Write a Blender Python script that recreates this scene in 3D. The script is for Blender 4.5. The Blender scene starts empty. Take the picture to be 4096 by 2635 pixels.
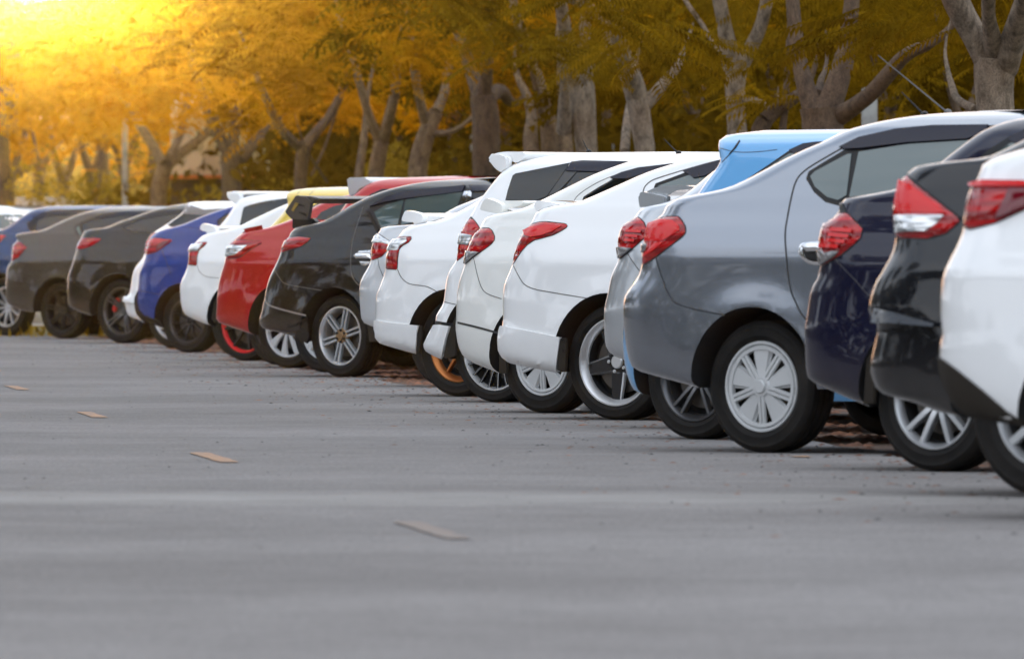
import bpy, bmesh, math, random
import numpy as np
from mathutils import Vector, Matrix, noise
from mathutils.bvhtree import BVHTree
from mathutils.geometry import delaunay_2d_cdt
R = math.radians
rng = random.Random(7)
nrg = np.random.default_rng(7)
sc = bpy.context.scene
col = sc.collection

# ------------------------------------------------------------------ camera
FPX, HOR, CAMH = 40000.0, 1057.0, 0.823      # focal length and horizon in photo pixels, lens height in metres
cam_d = bpy.data.cameras.new('camera')
cam = bpy.data.objects.new('camera', cam_d); col.objects.link(cam); sc.camera = cam
cam.location = (0, 0, CAMH); cam.rotation_euler = (R(90), 0, 0)
cam_d.sensor_width = 36; cam_d.lens = 36*FPX/4096
cam_d.shift_y = -(1317.5-HOR)/4096
cam_d.clip_start = 1; cam_d.clip_end = 3000
cam_d.dof.use_dof = True; cam_d.dof.focus_distance = 57; cam_d.dof.aperture_fstop = 10

# ------------------------------------------------------------------ light
SUN_EL, SUN_AZ = 2.1, -2.75                      # degrees; azimuth from +Y, negative = left
sc.view_settings.view_transform = 'Standard'; sc.view_settings.look = 'None'
sc.view_settings.gamma = 1; sc.view_settings.exposure = 1.06
w = bpy.data.worlds.new('World'); sc.world = w; w.use_nodes = True
nt = w.node_tree; N = nt.nodes; L = nt.links
for n in list(N): N.remove(n)
out = N.new('ShaderNodeOutputWorld'); bg = N.new('ShaderNodeBackground'); L.new(bg.outputs[0], out.inputs[0])
bg.inputs[1].default_value = 0.12
sky = N.new('ShaderNodeTexSky'); sky.sky_type = 'NISHITA'; sky.sun_disc = False
sky.sun_elevation = R(SUN_EL); sky.sun_rotation = R(SUN_AZ)
tc = N.new('ShaderNodeTexCoord'); mp = N.new('ShaderNodeMapping'); mp.inputs['Scale'].default_value = (1, 1, 3.0)
nz = N.new('ShaderNodeTexNoise'); nz.inputs['Scale'].default_value = 2.2; nz.inputs['Detail'].default_value = 6; nz.inputs['Roughness'].default_value = .55
L.new(tc.outputs['Generated'], mp.inputs[0]); L.new(mp.outputs[0], nz.inputs['Vector'])
cr = N.new('ShaderNodeValToRGB')
cr.color_ramp.elements[0].position = .36; cr.color_ramp.elements[0].color = (.72, .72, .72, 1)
cr.color_ramp.elements[1].position = .62; cr.color_ramp.elements[1].color = (.95, .95, .95, 1)
L.new(nz.outputs['Fac'], cr.inputs[0])
cl = N.new('ShaderNodeValToRGB')                 # cloud brightness
cl.color_ramp.elements[0].position = .38; cl.color_ramp.elements[0].color = (4.6, 5.3, 6.5, 1)
cl.color_ramp.elements[1].position = .66; cl.color_ramp.elements[1].color = (8.2, 8.5, 9.0, 1)
L.new(nz.outputs['Fac'], cl.inputs[0])
mx = N.new('ShaderNodeMixRGB'); L.new(cr.outputs[0], mx.inputs[0]); L.new(sky.outputs[0], mx.inputs[1]); L.new(cl.outputs[0], mx.inputs[2])
# glow of the low sun in thin cloud, round its own direction
sdir = Vector((math.sin(R(SUN_AZ))*math.cos(R(SUN_EL)), math.cos(R(SUN_AZ))*math.cos(R(SUN_EL)), math.sin(R(SUN_EL))))
dt = N.new('ShaderNodeVectorMath'); dt.operation = 'DOT_PRODUCT'; dt.inputs[1].default_value = sdir
nrm = N.new('ShaderNodeVectorMath'); nrm.operation = 'NORMALIZE'
L.new(tc.outputs['Generated'], nrm.inputs[0]); L.new(nrm.outputs[0], dt.inputs[0])
ac = N.new('ShaderNodeMath'); ac.operation = 'ARCCOSINE'; L.new(dt.outputs['Value'], ac.inputs[0])
gl = N.new('ShaderNodeValToRGB'); gl.color_ramp.interpolation = 'EASE'
mr = N.new('ShaderNodeMapRange'); mr.inputs[1].default_value = 0; mr.inputs[2].default_value = .5; L.new(ac.outputs[0], mr.inputs[0]); L.new(mr.outputs[0], gl.inputs[0])
e = gl.color_ramp.elements; e[0].position = 0; e[0].color = (14, 10, 3.6, 1); e[1].position = 1; e[1].color = (0, 0, 0, 1)
for p, c in ((.05, (7, 4.4, 1.1, 1)), (.12, (4.5, 2.4, .5, 1)), (.3, (1.0, .5, .12, 1))):
    q = e.new(p); q.color = c
ad = N.new('ShaderNodeMixRGB'); ad.blend_type = 'ADD'; ad.inputs[0].default_value = 1
L.new(mx.outputs[0], ad.inputs[1]); L.new(gl.outputs[0], ad.inputs[2]); L.new(ad.outputs[0], bg.inputs[0])
sd = bpy.data.lights.new('sun', 'SUN'); sd.energy = 2.1; sd.angle = R(.6); sd.color = (1, .71, .26)
so = bpy.data.objects.new('sun', sd); col.objects.link(so)
so.rotation_euler = sdir.to_track_quat('Z', 'Y').to_euler()
sc.cycles.max_bounces = 8; sc.cycles.diffuse_bounces = 3; sc.cycles.glossy_bounces = 3
sc.cycles.transmission_bounces = 3; sc.cycles.transparent_max_bounces = 12; sc.cycles.volume_bounces = 0
sc.cycles.caustics_reflective = False; sc.cycles.caustics_refractive = False
sc.cycles.use_denoising = True

HAZE_D, HAZE_G = .000019, .996                    # thin air round the whole place

# ------------------------------------------------------------------ helpers
ZO = {1: (0, 790, 2.656), 2: (460, 740, 2.0817), 3: (860, 680, 1.79), 4: (1400, 820, 1.879), 5: (1780, 560, 3.08),
      6: (1900, 1000, 2.1386), 7: (2400, 480, 2.2), 8: (2400, 1100, 2.081), 9: (3150, 400, 2.0528), 10: (3150, 1100, 1.7114),
      0: (0, 0, 1.0), 'v': (0, 0, .58447), 'r3': (1400, 550, 1.339), 'r6': (0, 0, 1.71), 'r7': (1300, 0, 1.71), 'r8': (2600, 0, 1.6)}
def z2f(z, pts):                                  # measuring sheet -> photo pixels
    a, b, s = ZO[z]
    return [(a+p[0]/s, b+p[1]/s) + tuple(q/s for q in p[2:]) for p in pts]
def at(x, y, Y):                                  # pixel -> point at distance Y
    return Vector(((x-2048)/FPX*Y, Y, CAMH+(HOR-y)/FPX*Y))
def ground(x, y, z=0):
    Y = FPX*(CAMH-z)/(y-HOR); return Vector(((x-2048)/FPX*Y, Y, z))

def mat(name, color=(.5, .5, .5), rough=.5, metal=0, coat=0, spec=.5, trans=0, **k):
    m = bpy.data.materials.new(name); m.use_nodes = True
    b = m.node_tree.nodes['Principled BSDF']
    b.inputs['Base Color'].default_value = (*color, 1); b.inputs['Roughness'].default_value = rough
    b.inputs['Metallic'].default_value = metal; b.inputs['Coat Weight'].default_value = coat
    b.inputs['Coat Roughness'].default_value = k.get('coat_rough', .03)
    b.inputs['Specular IOR Level'].default_value = spec; b.inputs['Transmission Weight'].default_value = trans
    return m
def node(m, t, **k):
    n = m.node_tree.nodes.new(t)
    for a, v in k.items():
        if a in n.inputs.keys(): n.inputs[a].default_value = v
        else: setattr(n, a, v)
    return n
def lk(m, a, b): m.node_tree.links.new(a, b)
def BS(m): return m.node_tree.nodes['Principled BSDF']
def vary(m, c1, c2, scale, detail=4, bump=0, bscale=None, coord='Object', stretch=(1, 1, 1), dist=.02, p0=.3, p1=.7):
    t = node(m, 'ShaderNodeTexCoord'); mpn = node(m, 'ShaderNodeMapping'); mpn.inputs['Scale'].default_value = stretch
    lk(m, t.outputs[coord], mpn.inputs[0])
    n = node(m, 'ShaderNodeTexNoise', Scale=scale, Detail=detail); lk(m, mpn.outputs[0], n.inputs['Vector'])
    r = node(m, 'ShaderNodeValToRGB'); r.color_ramp.elements[0].color = (*c1, 1); r.color_ramp.elements[1].color = (*c2, 1)
    r.color_ramp.elements[0].position = p0; r.color_ramp.elements[1].position = p1
    lk(m, n.outputs['Fac'], r.inputs[0]); lk(m, r.outputs[0], BS(m).inputs['Base Color'])
    if bump:
        n2 = node(m, 'ShaderNodeTexNoise', Scale=bscale or scale*4, Detail=5); lk(m, mpn.outputs[0], n2.inputs['Vector'])
        bp = node(m, 'ShaderNodeBump', Strength=bump, Distance=dist); lk(m, n2.outputs['Fac'], bp.inputs['Height']); lk(m, bp.outputs[0], BS(m).inputs['Normal'])
    return r

def link(name, me, m=None, parent=None, smooth=None):
    o = bpy.data.objects.new(name, me); col.objects.link(o)
    if m is not None and not me.materials: me.materials.append(m)
    if parent: o.parent = parent
    return o
def tag(o, label=None, cat=None, group=None, kind=None):
    if label: o['label'] = label
    if cat: o['category'] = cat
    if group: o['group'] = group
    if kind: o['kind'] = kind
    return o
def empty(name, loc=(0, 0, 0), rz=0):
    o = bpy.data.objects.new(name, None); o.location = loc; o.rotation_euler = (0, 0, rz); o.empty_display_size = .2
    col.objects.link(o); return o
def mesh(name, verts, faces, smooth=True, angle=None):
    me = bpy.data.meshes.new(name); me.from_pydata([tuple(v) for v in verts], [], faces)
    if smooth: me.shade_smooth()
    if angle is not None: sharp(me, angle)
    return me
def sharp(me, deg):
    me.shade_smooth(); me.set_sharp_from_angle(angle=R(deg))
def from_bm(bm, name, deg=35):
    me = bpy.data.meshes.new(name); bmesh.ops.recalc_face_normals(bm, faces=bm.faces); bm.to_mesh(me); bm.free(); sharp(me, deg); return me
def np_mesh(name, V, F):                          # fast quads/tris from numpy, F (n,k)
    me = bpy.data.meshes.new(name); n, k = F.shape
    me.vertices.add(len(V)); me.vertices.foreach_set('co', np.ascontiguousarray(V, dtype=np.float32).ravel())
    me.loops.add(n*k); me.loops.foreach_set('vertex_index', F.astype(np.int32).ravel())
    me.polygons.add(n); me.polygons.foreach_set('loop_start', np.arange(0, n*k, k, dtype=np.int32))
    me.update(calc_edges=True); return me
def interp(tab, x):
    return float(np.interp(x, [t[0] for t in tab], [t[1] for t in tab]))
def chaikin(p, it=2):
    p = [np.array(q, float) for q in p]
    for _ in range(it):
        q = [p[0]]
        for a, b in zip(p[:-1], p[1:]): q += [.75*a+.25*b, .25*a+.75*b]
        q.append(p[-1]); p = q
    return p
def resample(p, n):
    p = np.array(p, float); d = np.r_[0, np.cumsum(np.linalg.norm(np.diff(p, axis=0), axis=1))]
    t = np.linspace(0, d[-1], n); return np.c_[np.interp(t, d, p[:, 0]), np.interp(t, d, p[:, 1])]

# ------------------------------------------------------------------ materials
def paint(name, c, metal=0, rough=.35, coat=1.0):
    m = mat(name, c, rough, metal, coat if sum(c) > .5 else coat*.75, .5 if sum(c) > .5 else .1)
    t = node(m, 'ShaderNodeTexCoord'); n = node(m, 'ShaderNodeTexNoise', Scale=3.0, Detail=6, Roughness=.65)
    lk(m, t.outputs['Object'], n.inputs['Vector'])
    r = node(m, 'ShaderNodeMapRange'); r.inputs[3].default_value = .01; r.inputs[4].default_value = .06
    lk(m, n.outputs['Fac'], r.inputs[0]); lk(m, r.outputs[0], BS(m).inputs['Coat Roughness'])
    # road dust low on the body
    sx = node(m, 'ShaderNodeSeparateXYZ'); lk(m, t.outputs['Object'], sx.inputs[0])
    dr = node(m, 'ShaderNodeMapRange'); dr.inputs[1].default_value = .55; dr.inputs[2].default_value = .2; dr.inputs[3].default_value = 0; dr.inputs[4].default_value = .30
    lk(m, sx.outputs['Z'], dr.inputs[0])
    mu = node(m, 'ShaderNodeMath', operation='MULTIPLY'); lk(m, dr.outputs[0], mu.inputs[0]); lk(m, n.outputs['Fac'], mu.inputs[1])
    mixc = node(m, 'ShaderNodeMixRGB'); mixc.inputs[1].default_value = (*c, 1); mixc.inputs[2].default_value = (.22, .19, .16, 1)
    lk(m, mu.outputs[0], mixc.inputs[0]); lk(m, mixc.outputs[0], BS(m).inputs['Base Color'])
    return m
P = {'white': paint('white_paint', (.88, .885, .88)), 'cream': paint('pearl_white_paint', (.84, .84, .80)),
     'silver': paint('silver_paint', (.52, .545, .57), .7, .28), 'grey': paint('grey_paint', (.24, .265, .305), .85, .25),
     'palesilver': paint('pale_silver_paint', (.58, .60, .62), .3), 'black': paint('black_paint', (.003, .003, .0033)),
     'blue': paint('sky_blue_paint', (.10, .36, .68)), 'red': paint('red_paint', (.43, .0015, .003)), 'darkred': paint('bright_red_paint', (.46, .004, .005)),
     'yellow': paint('yellow_paint', (.72, .50, .035)), 'royal': paint('royal_blue_paint', (.001, .034, .23)),
     'dusk': paint('blue_grey_paint', (.008, .035, .12), .3), 'charcoal': paint('charcoal_paint', (.048, .045, .042), .3),
     'espresso': paint('dark_brown_black_paint', (.009, .0075, .0065)), 'navy': paint('navy_paint', (.0035, .004, .021)), 'ink': paint('blue_black_paint', (.004, .005, .008))}
GLASS = mat('tinted_glass', (.008, .010, .011), .02, 0, 0, .5)
GLASSL = mat('light_tinted_glass', (.07, .105, .105), .02, 0, 0, 1.0)
RUBBER = mat('black_rubber', (.012, .012, .013), .45)
TRIM = mat('black_trim', (.006, .006, .007), .35, spec=.3)
VISOR = mat('smoked_plastic', (.010, .009, .020), .2, 0, 0, .35)
SEAM = mat('panel_gap', (.03, .03, .03), .7)
SEAMW = mat('panel_gap_pale', (.11, .105, .10), .7)
DIRT = mat('dusty_black_plastic', (.028, .023, .018), .8, spec=.2)
CHROME = mat('chrome', (.8, .8, .8), .08, 1)
LENS = mat('red_lens', (.46, .001, .004), .08, 0, .25, .5)
vary(LENS, (.22, .0005, .002), (.50, .002, .004), 42, 1, 0, stretch=(.06, .06, 1), p0=.4, p1=.6)
LENSD = mat('dark_red_lens', (.13, .001, .008), .08, 0, .25, .5)
LENSB = mat('bright_red_reflector', (.66, .004, .005), .2, 0, .25, .4)
CLEAR = mat('clear_lens', (.62, .64, .64), .12, .35, 1, .6)
r_ = vary(CLEAR, (.25, .26, .26), (.85, .86, .86), 60, 1, 0, stretch=(.1, .1, 1), p0=.42, p1=.55)
SMOKE = mat('smoked_lens', (.16, .15, .15), .1, 0, 1, .6)
TYRE = mat('tyre_rubber', (.012, .012, .012), .7, spec=.2)
vary(TYRE, (.006, .006, .006), (.024, .021, .019), 6, 5, .15, 90, dist=.003)
WELL = mat('wheel_arch_liner', (.008, .008, .009), .85)
UNDER = mat('underbody', (.006, .006, .007), .9)
RS = {'silver': mat('silver_wheel', (.55, .56, .57), .3, .75), 'cover': mat('silver_wheel_cover', (.62, .63, .63), .38, .3),
      'black': mat('black_wheel', (.012, .012, .014), .22, .1, .6), 'bronze': mat('bronze_wheel', (.42, .15, .045), .3, .8),
      'gun': mat('gunmetal_wheel', (.12, .12, .125), .28, .8), 'dark': mat('dark_wheel', (.03, .028, .027), .35, .5),
      'lip': mat('polished_lip', (.74, .74, .74), .32, .75), 'red': mat('red_wheel_stripe', (.65, .01, .02), .4),
      'edge': mat('machined_edge', (.75, .75, .75), .25, .7), 'gold': mat('gold_hub', (.30, .18, .09), .4, .7)}
DISC = mat('brake_disc', (.12, .11, .10), .4, .8)
CALIPER = mat('red_caliper', (.55, .02, .02), .4)

# ------------------------------------------------------------------ wheels
def lathe(bm, prof, seg, mi=0, closed=False):
    rings = []
    for y, r in prof:
        rings.append([bm.verts.new((r*math.cos(2*math.pi*i/seg), y, r*math.sin(2*math.pi*i/seg))) for i in range(seg)])
    pr = list(zip(rings[:-1], rings[1:])) + ([(rings[-1], rings[0])] if closed else [])
    for a, b in pr:
        for i in range(seg):
            f = bm.faces.new((a[i], a[(i+1) % seg], b[(i+1) % seg], b[i])); f.material_index = mi
    return rings
def tyre_mesh(r, rr, tw):
    h = tw/2; bm = bmesh.new(); sh = r-rr
    prof = [(-h*.80, rr-.004), (-h*.93, rr+.006), (-h*.965, rr+sh*.22), (-h*.99, rr+sh*.25), (-h*.975, rr+sh*.29), (-h*1.0, rr+sh*.55), (-h*.985, rr+sh*.66), (-h*1.0, rr+sh*.69), (-h*.96, rr+sh*.8), (-h*.88, r-.012), (-h*.80, r-.003), (-h*.62, r)]
    for g in (-.42, 0, .42):
        prof += [(h*(g-.05), r), (h*(g-.04), r-.008), (h*(g+.04), r-.008), (h*(g+.05), r)]
    prof += [(h*.62, r), (h*.80, r-.003), (h*.88, r-.012), (h*1.0, rr+sh*.55), (h*.93, rr+.006), (h*.8, rr-.004)]
    lathe(bm, prof, 72, closed=True)
    return from_bm(bm, 'tyre', 40)
def beam(bm, ang, off, stations, mi=0, edge_mi=None, flank=None):
    # stations: (radius, tangential offset, width, y front, thickness)
    ca, sa = math.cos(ang), math.sin(ang); prev = None
    for (r, t, wd, y, th) in stations:
        t += off; ring = []
        for (du, dy) in ((-.5, th), (-.5, .22*wd), (-.36, 0), (.36, 0), (.5, .22*wd), (.5, th)):
            tt = t+du*wd; ring.append(bm.verts.new((r*ca-tt*sa, y+dy, r*sa+tt*ca)))
        if prev:
            for i in range(6):
                f = bm.faces.new((prev[i], prev[(i+1) % 6], ring[(i+1) % 6], ring[i]))
                f.material_index = edge_mi if (edge_mi is not None and i in (1, 3)) else mi
                if flank is not None and i in (0, 4, 5): f.material_index = flank
        else: bm.faces.new(ring)
        prev = ring
    bm.faces.new(prev[::-1])
def puck(bm, cx, cz, rad, y0, y1, seg=14, mi=0):
    a = [bm.verts.new((cx+rad*math.cos(2*math.pi*i/seg), y1, cz+rad*math.sin(2*math.pi*i/seg))) for i in range(seg)]
    b = [bm.verts.new((cx+rad*math.cos(2*math.pi*i/seg), y0+.15*rad, cz+rad*math.sin(2*math.pi*i/seg))) for i in range(seg)]
    c = [bm.verts.new((cx+.85*rad*math.cos(2*math.pi*i/seg), y0, cz+.85*rad*math.sin(2*math.pi*i/seg))) for i in range(seg)]
    for p, q in ((a, b), (b, c)):
        for i in range(seg): bm.faces.new((p[i], p[(i+1) % seg], q[(i+1) % seg], q[i])).material_index = mi
    bm.faces.new(c).material_index = mi
def rim_mesh(rr, tw, st):
    """st: n, twin gap, root/tip width (fraction of rr), dish, spoke material, lip material, hub material ..."""
    h = tw/2; bm = bmesh.new(); yl = -h*.86
    mats = [RS[st['mat']], RS[st.get('lip', st['mat'])], RS[st.get('hub', st['mat'])], WELL, RS[st.get('edge', st['mat'])]]
    lw = st.get('lipw', .05)*rr; dp = st.get('lipd', .012)
    lathe(bm, [(yl+.006, rr+.001), (yl-.004, rr-.004), (yl-.004, rr-.012), (yl+dp, rr-.012-lw), (yl+dp+.02, rr-.016-lw)], 64, 1)
    lathe(bm, [(yl+dp+.02, rr-.016-lw), (yl+.07, rr-.03-lw*.6), (h*.8, rr-.02)], 64, 3 if not st.get('barrel') else 1)
    lathe(bm, [(h*.25, rr*.99), (h*.25, .02)], 32, 3)
    ys, yh = yl+st.get('ys', .006), yl+st.get('yh', .03)
    n = st['n']; r1 = rr-.014-lw*.55; r0 = st.get('r0', .16)*rr
    for i in range(n):
        a = 2*math.pi*(i+st.get('ph', .25))/n
        ks = [0, .15, .4, .7, 1]
        for g in ((-1, 1) if st.get('gap') else (0,)):
            S = []
            for k in ks:
                r = r0+(r1-r0)*k
                wd = rr*(st['w0']+(st['w1']-st['w0'])*k**st.get('wp', 1))
                t = g*rr*(st.get('gap', 0)*(st.get('g0', .6)+(1-st.get('g0', .6))*k))+rr*st.get('sw', 0)*k*k
                S.append((r, t, wd, yh+(ys-yh)*k**st.get('yp', .6), st.get('th', .03)))
            beam(bm, a, 0, S, 0, 4 if st.get('edge') else None)
    if st.get('rib'):
        q = st['rib']
        for i in range(n):
            for g in (-1, 1):
                beam(bm, 2*math.pi*(i+q['ph'])/n, 0, [(r0+(r1-r0)*k, g*rr*.048, rr*.085, yh-.004+(ys-yh)*k, .014) for k in (0, .3, .6, 1)], 0)
        lathe(bm, [(yl+.004, r1), (yl-.002, r1*.985), (yl-.001, r1*.90), (yl+.02, r1*.885)], 48, 0)
    rh = st.get('rh', .2)*rr
    puck(bm, 0, 0, rh, yh-.004, yh+.05, 24, 0 if not st.get('hubfull') else 2)
    puck(bm, 0, 0, st.get('rc', .12)*rr, yh-.014, yh+.02, 20, 2)
    for i in range(st.get('lug', 5)):
        a = 2*math.pi*(i+.5)/max(1, st['lug'] if 'lug' in st else 5); lr = st.get('rl', .18)*rr
        puck(bm, lr*math.cos(a), lr*math.sin(a), .009, yh-.012, yh+.01, 8, st.get('lugm', 1))
    me = from_bm(bm, 'rim', 35)
    for m in mats: me.materials.append(m)
    return me
def disc_mesh(rr):
    bm = bmesh.new(); lathe(bm, [(-.012, .05), (-.012, rr*.68), (.012, rr*.68), (.012, .05)], 40, 0, True)
    return from_bm(bm, 'brake_disc', 35)
STY = {
 'cover8': dict(n=8, mat='cover', w0=.17, w1=.50, wp=1.0, yh=-.004, ys=.004, yp=1.5, th=.012, r0=.1, lipw=.03, rh=.24, rc=.15, lug=0, gap=0),
 'cover7': dict(n=5, mat='cover', w0=.17, w1=.60, wp=.8, yh=-.004, ys=.006, th=.012, r0=.14, lipw=.06, rh=.25, rc=.15, lug=0, ph=.264, rib=dict(w0=.15, w1=.17, ph=.764)),
 'star5': dict(n=5, mat='black', lip='lip', lipw=.095, lipd=.02, w0=.44, w1=.29, wp=1, yh=.022, ys=.035, edge='edge', hub='lip', rh=.27, rc=.155, lug=5, rl=.225, ph=.667),
 'twin5': dict(n=5, mat='gun', lip='gun', w0=.11, w1=.085, gap=.14, g0=.35, yh=.04, ys=.006, lug=5, rh=.2, lipw=.07),
 'multi': dict(n=20, mat='black', lip='edge', edge='edge', w0=.06, w1=.045, yh=.045, ys=.004, lipw=.035, lug=5, rh=.2),
 'bronze': dict(n=8, mat='bronze', lip='bronze', lipw=.11, lipd=.02, w0=.12, w1=.07, yh=.03, ys=.02, lug=4, rh=.22),
 'six': dict(n=6, mat='silver', lip='lip', lipw=.05, lipd=.015, w0=.09, w1=.075, gap=.085, g0=.8, yh=.012, ys=.008, hub='gold', hubfull=1, rh=.27, rc=.14, lug=6, rl=.19, lugm=3, barrel=1),
 'paddle': dict(n=9, mat='cover', w0=.10, w1=.36, wp=1.2, yh=.0, ys=.004, th=.012, lipw=.04, rh=.2, lug=0, sw=.12),
 'redlip': dict(n=8, mat='dark', lip='red', lipw=.045, w0=.12, w1=.075, yh=.04, ys=.01, lug=5),
 'black10': dict(n=10, mat='black', lip='gun', lipw=.05, w0=.08, w1=.06, yh=.045, ys=.008, lug=5),
 'plain7': dict(n=7, mat='silver', lip='silver', w0=.2, w1=.16, yh=.03, ys=.006, lug=4),
 'twin5g': dict(n=5, mat='gun', lip='gun', lipw=.05, w0=.10, w1=.075, gap=.095, g0=.45, yh=.05, ys=.006, lug=5, ph=.0),
 'twin7': dict(n=7, mat='dark', lip='dark', lipw=.05, w0=.075, w1=.06, gap=.085, g0=.6, yh=.03, ys=.004, lug=5, rl=.2),
 'chrome5': dict(n=10, mat='silver', lip='lip', lipw=.05, w0=.1, w1=.10, yh=.045, ys=.006, lug=5),
 'vee10': dict(n=5, mat='silver', lip='silver', lipw=.06, w0=.15, w1=.12, gap=.22, g0=.25, yh=.03, ys=.004, lug=4, rh=.26),
}

# ------------------------------------------------------------------ cars
SEC = [(.08, -.10), (.13, -.045), (.20, -.012), (.30, 0), (.42, .002), (.52, -.004), (.585, -.008), (.61, -.022), (.66, -.046), (.70, -.072), (.80, -.125), (.90, -.185), (.95, -.225), (.98, -.285), (1.0, -.40)]
FRONT = [(.10, 3.10), (.16, 3.25), (.30, 3.34), (.42, 3.28), (.50, 3.02), (.57, 2.6), (.63, 2.2), (.70, 2.02), (.80, 1.78), (.90, 1.52), (.95, 1.38), (1.0, 1.22)]
def sedge(n=2.5, k=10):
    r = []
    for i in range(k+1):
        t = math.pi/2*i/k; c, s = math.cos(t), math.sin(t)
        r.append((c**(2/n) if c > 1e-9 else 0, s**(2/n) if s > 1e-9 else 0))
    return r
SE = sedge()
def half_ring(ur, uf, w, a, b):
    c = .06; pts = []
    for i in range(6):
        y = (w-b)*i/6; pts.append((ur+c*(y/(w-b))**2, -y))
    for (cx, sx) in SE: pts.append((ur+c+a*(1-cx), -(w-b)-b*sx))
    u0 = ur+c+a; u1 = uf-.3
    NS = 60
    for i in range(1, NS): pts.append((u0+(u1-u0)*i/NS, -w))
    for (cx, sx) in SE[::-2]: pts.append((u1+.3*cx*.8, -(w-b)-b*sx))
    for i in range(4, -1, -1):
        y = (w-b)*i/5; pts.append((u1+.24+.06*(1-(y/(w-b))**2), -y))
    return pts
class Car: pass
def build_car(name, label, cat, wheel, contact, sil, color, yaw=40, W=1.70, rim=None, sty='plain7', tyre_w=.19, arch=.055,
              corner=(.34, .26), front=FRONT, group='cars parked side by side along the lane', htop=None, wheelbase=2.55, caliper=False, archy=0):
    c = Car(); th = R(yaw); d = Vector((math.cos(th), -math.sin(th), 0)); lf = Vector((math.sin(th), math.cos(th), 0))
    (wx, wy), = z2f(*wheel)
    yw = W/2-.035
    s = (contact-HOR)/CAMH; Y = FPX/s
    G = Vector(((wx-2048)/FPX*Y, Y, 0)); O = G+lf*yw
    r = max(.26, (contact-wy)/s)
    c.root = root = empty(name, O, -th); tag(root, label, cat, group)
    Minv = (Matrix.Translation(O) @ Matrix.Rotation(-th, 4, 'Z')).inverted(); c.Minv = Minv; c.M = Minv.inverted()
    c.cl = Minv @ Vector((0, 0, CAMH)); c.W = W; c.r = r; c.s = s; c.Y = Y; c.th = th
    def px(u, y, z):
        p = O+d*u+lf*y; return 2048+FPX*p.x/p.y, HOR+FPX*(CAMH-z)/p.y
    c.px = px
    # silhouette pixels -> profile (u_rear, z)
    S = []
    for z, pts in sil: S += [q[:2] for q in z2f(z, pts)]
    S = chaikin(S, 2); ymin = min(q[1] for q in S)
    ztop = max(CAMH+(HOR-ymin)/(FPX/(Y-.2)), 1.2)
    if htop: ztop = htop
    prof = []; lastz = -1
    for (X, Yp) in S:
        yy = -W/2+.1; u = (X-wx)/s/math.cos(th)
        for _ in range(3):
            P_ = O+d*u+lf*yy; z = CAMH+(HOR-Yp)/FPX*P_.y
            zn = min(1, max(.05, z/ztop)); hw = W/2+interp(SEC, zn)
            k = interp([(.55, 1), (.72, .62), (.95, .5)], zn); a, b = corner[0]*k, corner[1]*k
            best = None
            for (cx, sx) in SE:
                uu, yv = .06+a*(1-cx), -(hw-.02-b)-b*sx
                Q = O+d*uu+lf*yv; xx = Q.x-(X-2048)/FPX*Q.y
                if best is None or xx < best[0]: best = (xx, uu, yv)
            ur = -best[0]/(d.x-(X-2048)/FPX*d.y)
            u = ur+best[1]; yy = best[2]
        if ur > 1.15 or z > ztop+.001: break
        if z < lastz+.004: continue
        lastz = z; prof.append((ur, z, hw-.02, a, b))
    if prof[-1][1] < ztop-.003: prof.append((min(1.1, prof[-1][0]+.25), ztop, W/2+SEC[-1][1]-.02, .12, .12))
    prof = np.array(prof)
    # resample along the profile
    dist = np.r_[0, np.cumsum(np.hypot(np.diff(prof[:, 0])*.5, np.diff(prof[:, 1])))]
    t = np.linspace(0, dist[-1], 56); prof = np.stack([np.interp(t, dist, prof[:, k]) for k in range(5)], 1)
    verts, nh = [], None
    arch_r = r+arch
    for (ur, z, hw, a, b) in prof:
        uf = max(interp(front, z/ztop), ur+1.0 if z/ztop < .9 else ur+.35)
        h = half_ring(ur, uf, hw, a, b); nh = len(h)
        H2 = []
        for (u, y) in h:
            if y < -hw*.9:
                k = min(1, max(0, (u-ur)/1.2)); y -= .02*k*(2-k)
                for wc in (0, wheelbase):
                    rho = math.hypot(u-wc, z-r-archy)
                    y -= .016*math.exp(-((rho-arch_r)/.075)**2) if rho > arch_r-.02 else .016
            H2.append((u, y))
        verts += [(u, y, z) for u, y in H2]+[(u, -y, z) for u, y in H2[-2:0:-1]]
    nr = 2*nh-2; faces = []
    for j in range(len(prof)-1):
        for i in range(nr):
            faces.append((j*nr+i, j*nr+(i+1) % nr, (j+1)*nr+(i+1) % nr, (j+1)*nr+i))
    faces.append(tuple(range(nr))[::-1]); faces.append(tuple((len(prof)-1)*nr+i for i in range(nr)))
    c.bvh = BVHTree.FromPolygons([Vector(v) for v in verts], faces)
    me = mesh('body', verts, faces); pm = P[color]
    tmp = me.copy(); b_ = bmesh.new(); b_.from_mesh(tmp); bmesh.ops.recalc_face_normals(b_, faces=b_.faces); b_.normal_update(); b_.verts.ensure_lookup_table()
    c.vn = [v.normal.copy() for v in b_.verts]; c.vco = [v.co.copy() for v in b_.verts]; c.faces = faces; b_.free(); bpy.data.meshes.remove(tmp)
    me.materials.append(pm); me.materials.append(WELL); me.materials.append(UNDER)
    mi = np.zeros(len(faces), np.int32); mi[-2] = 2; me.polygons.foreach_set('material_index', mi)
    # wheel arches cut right through the shell
    bm = bmesh.new()
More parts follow.
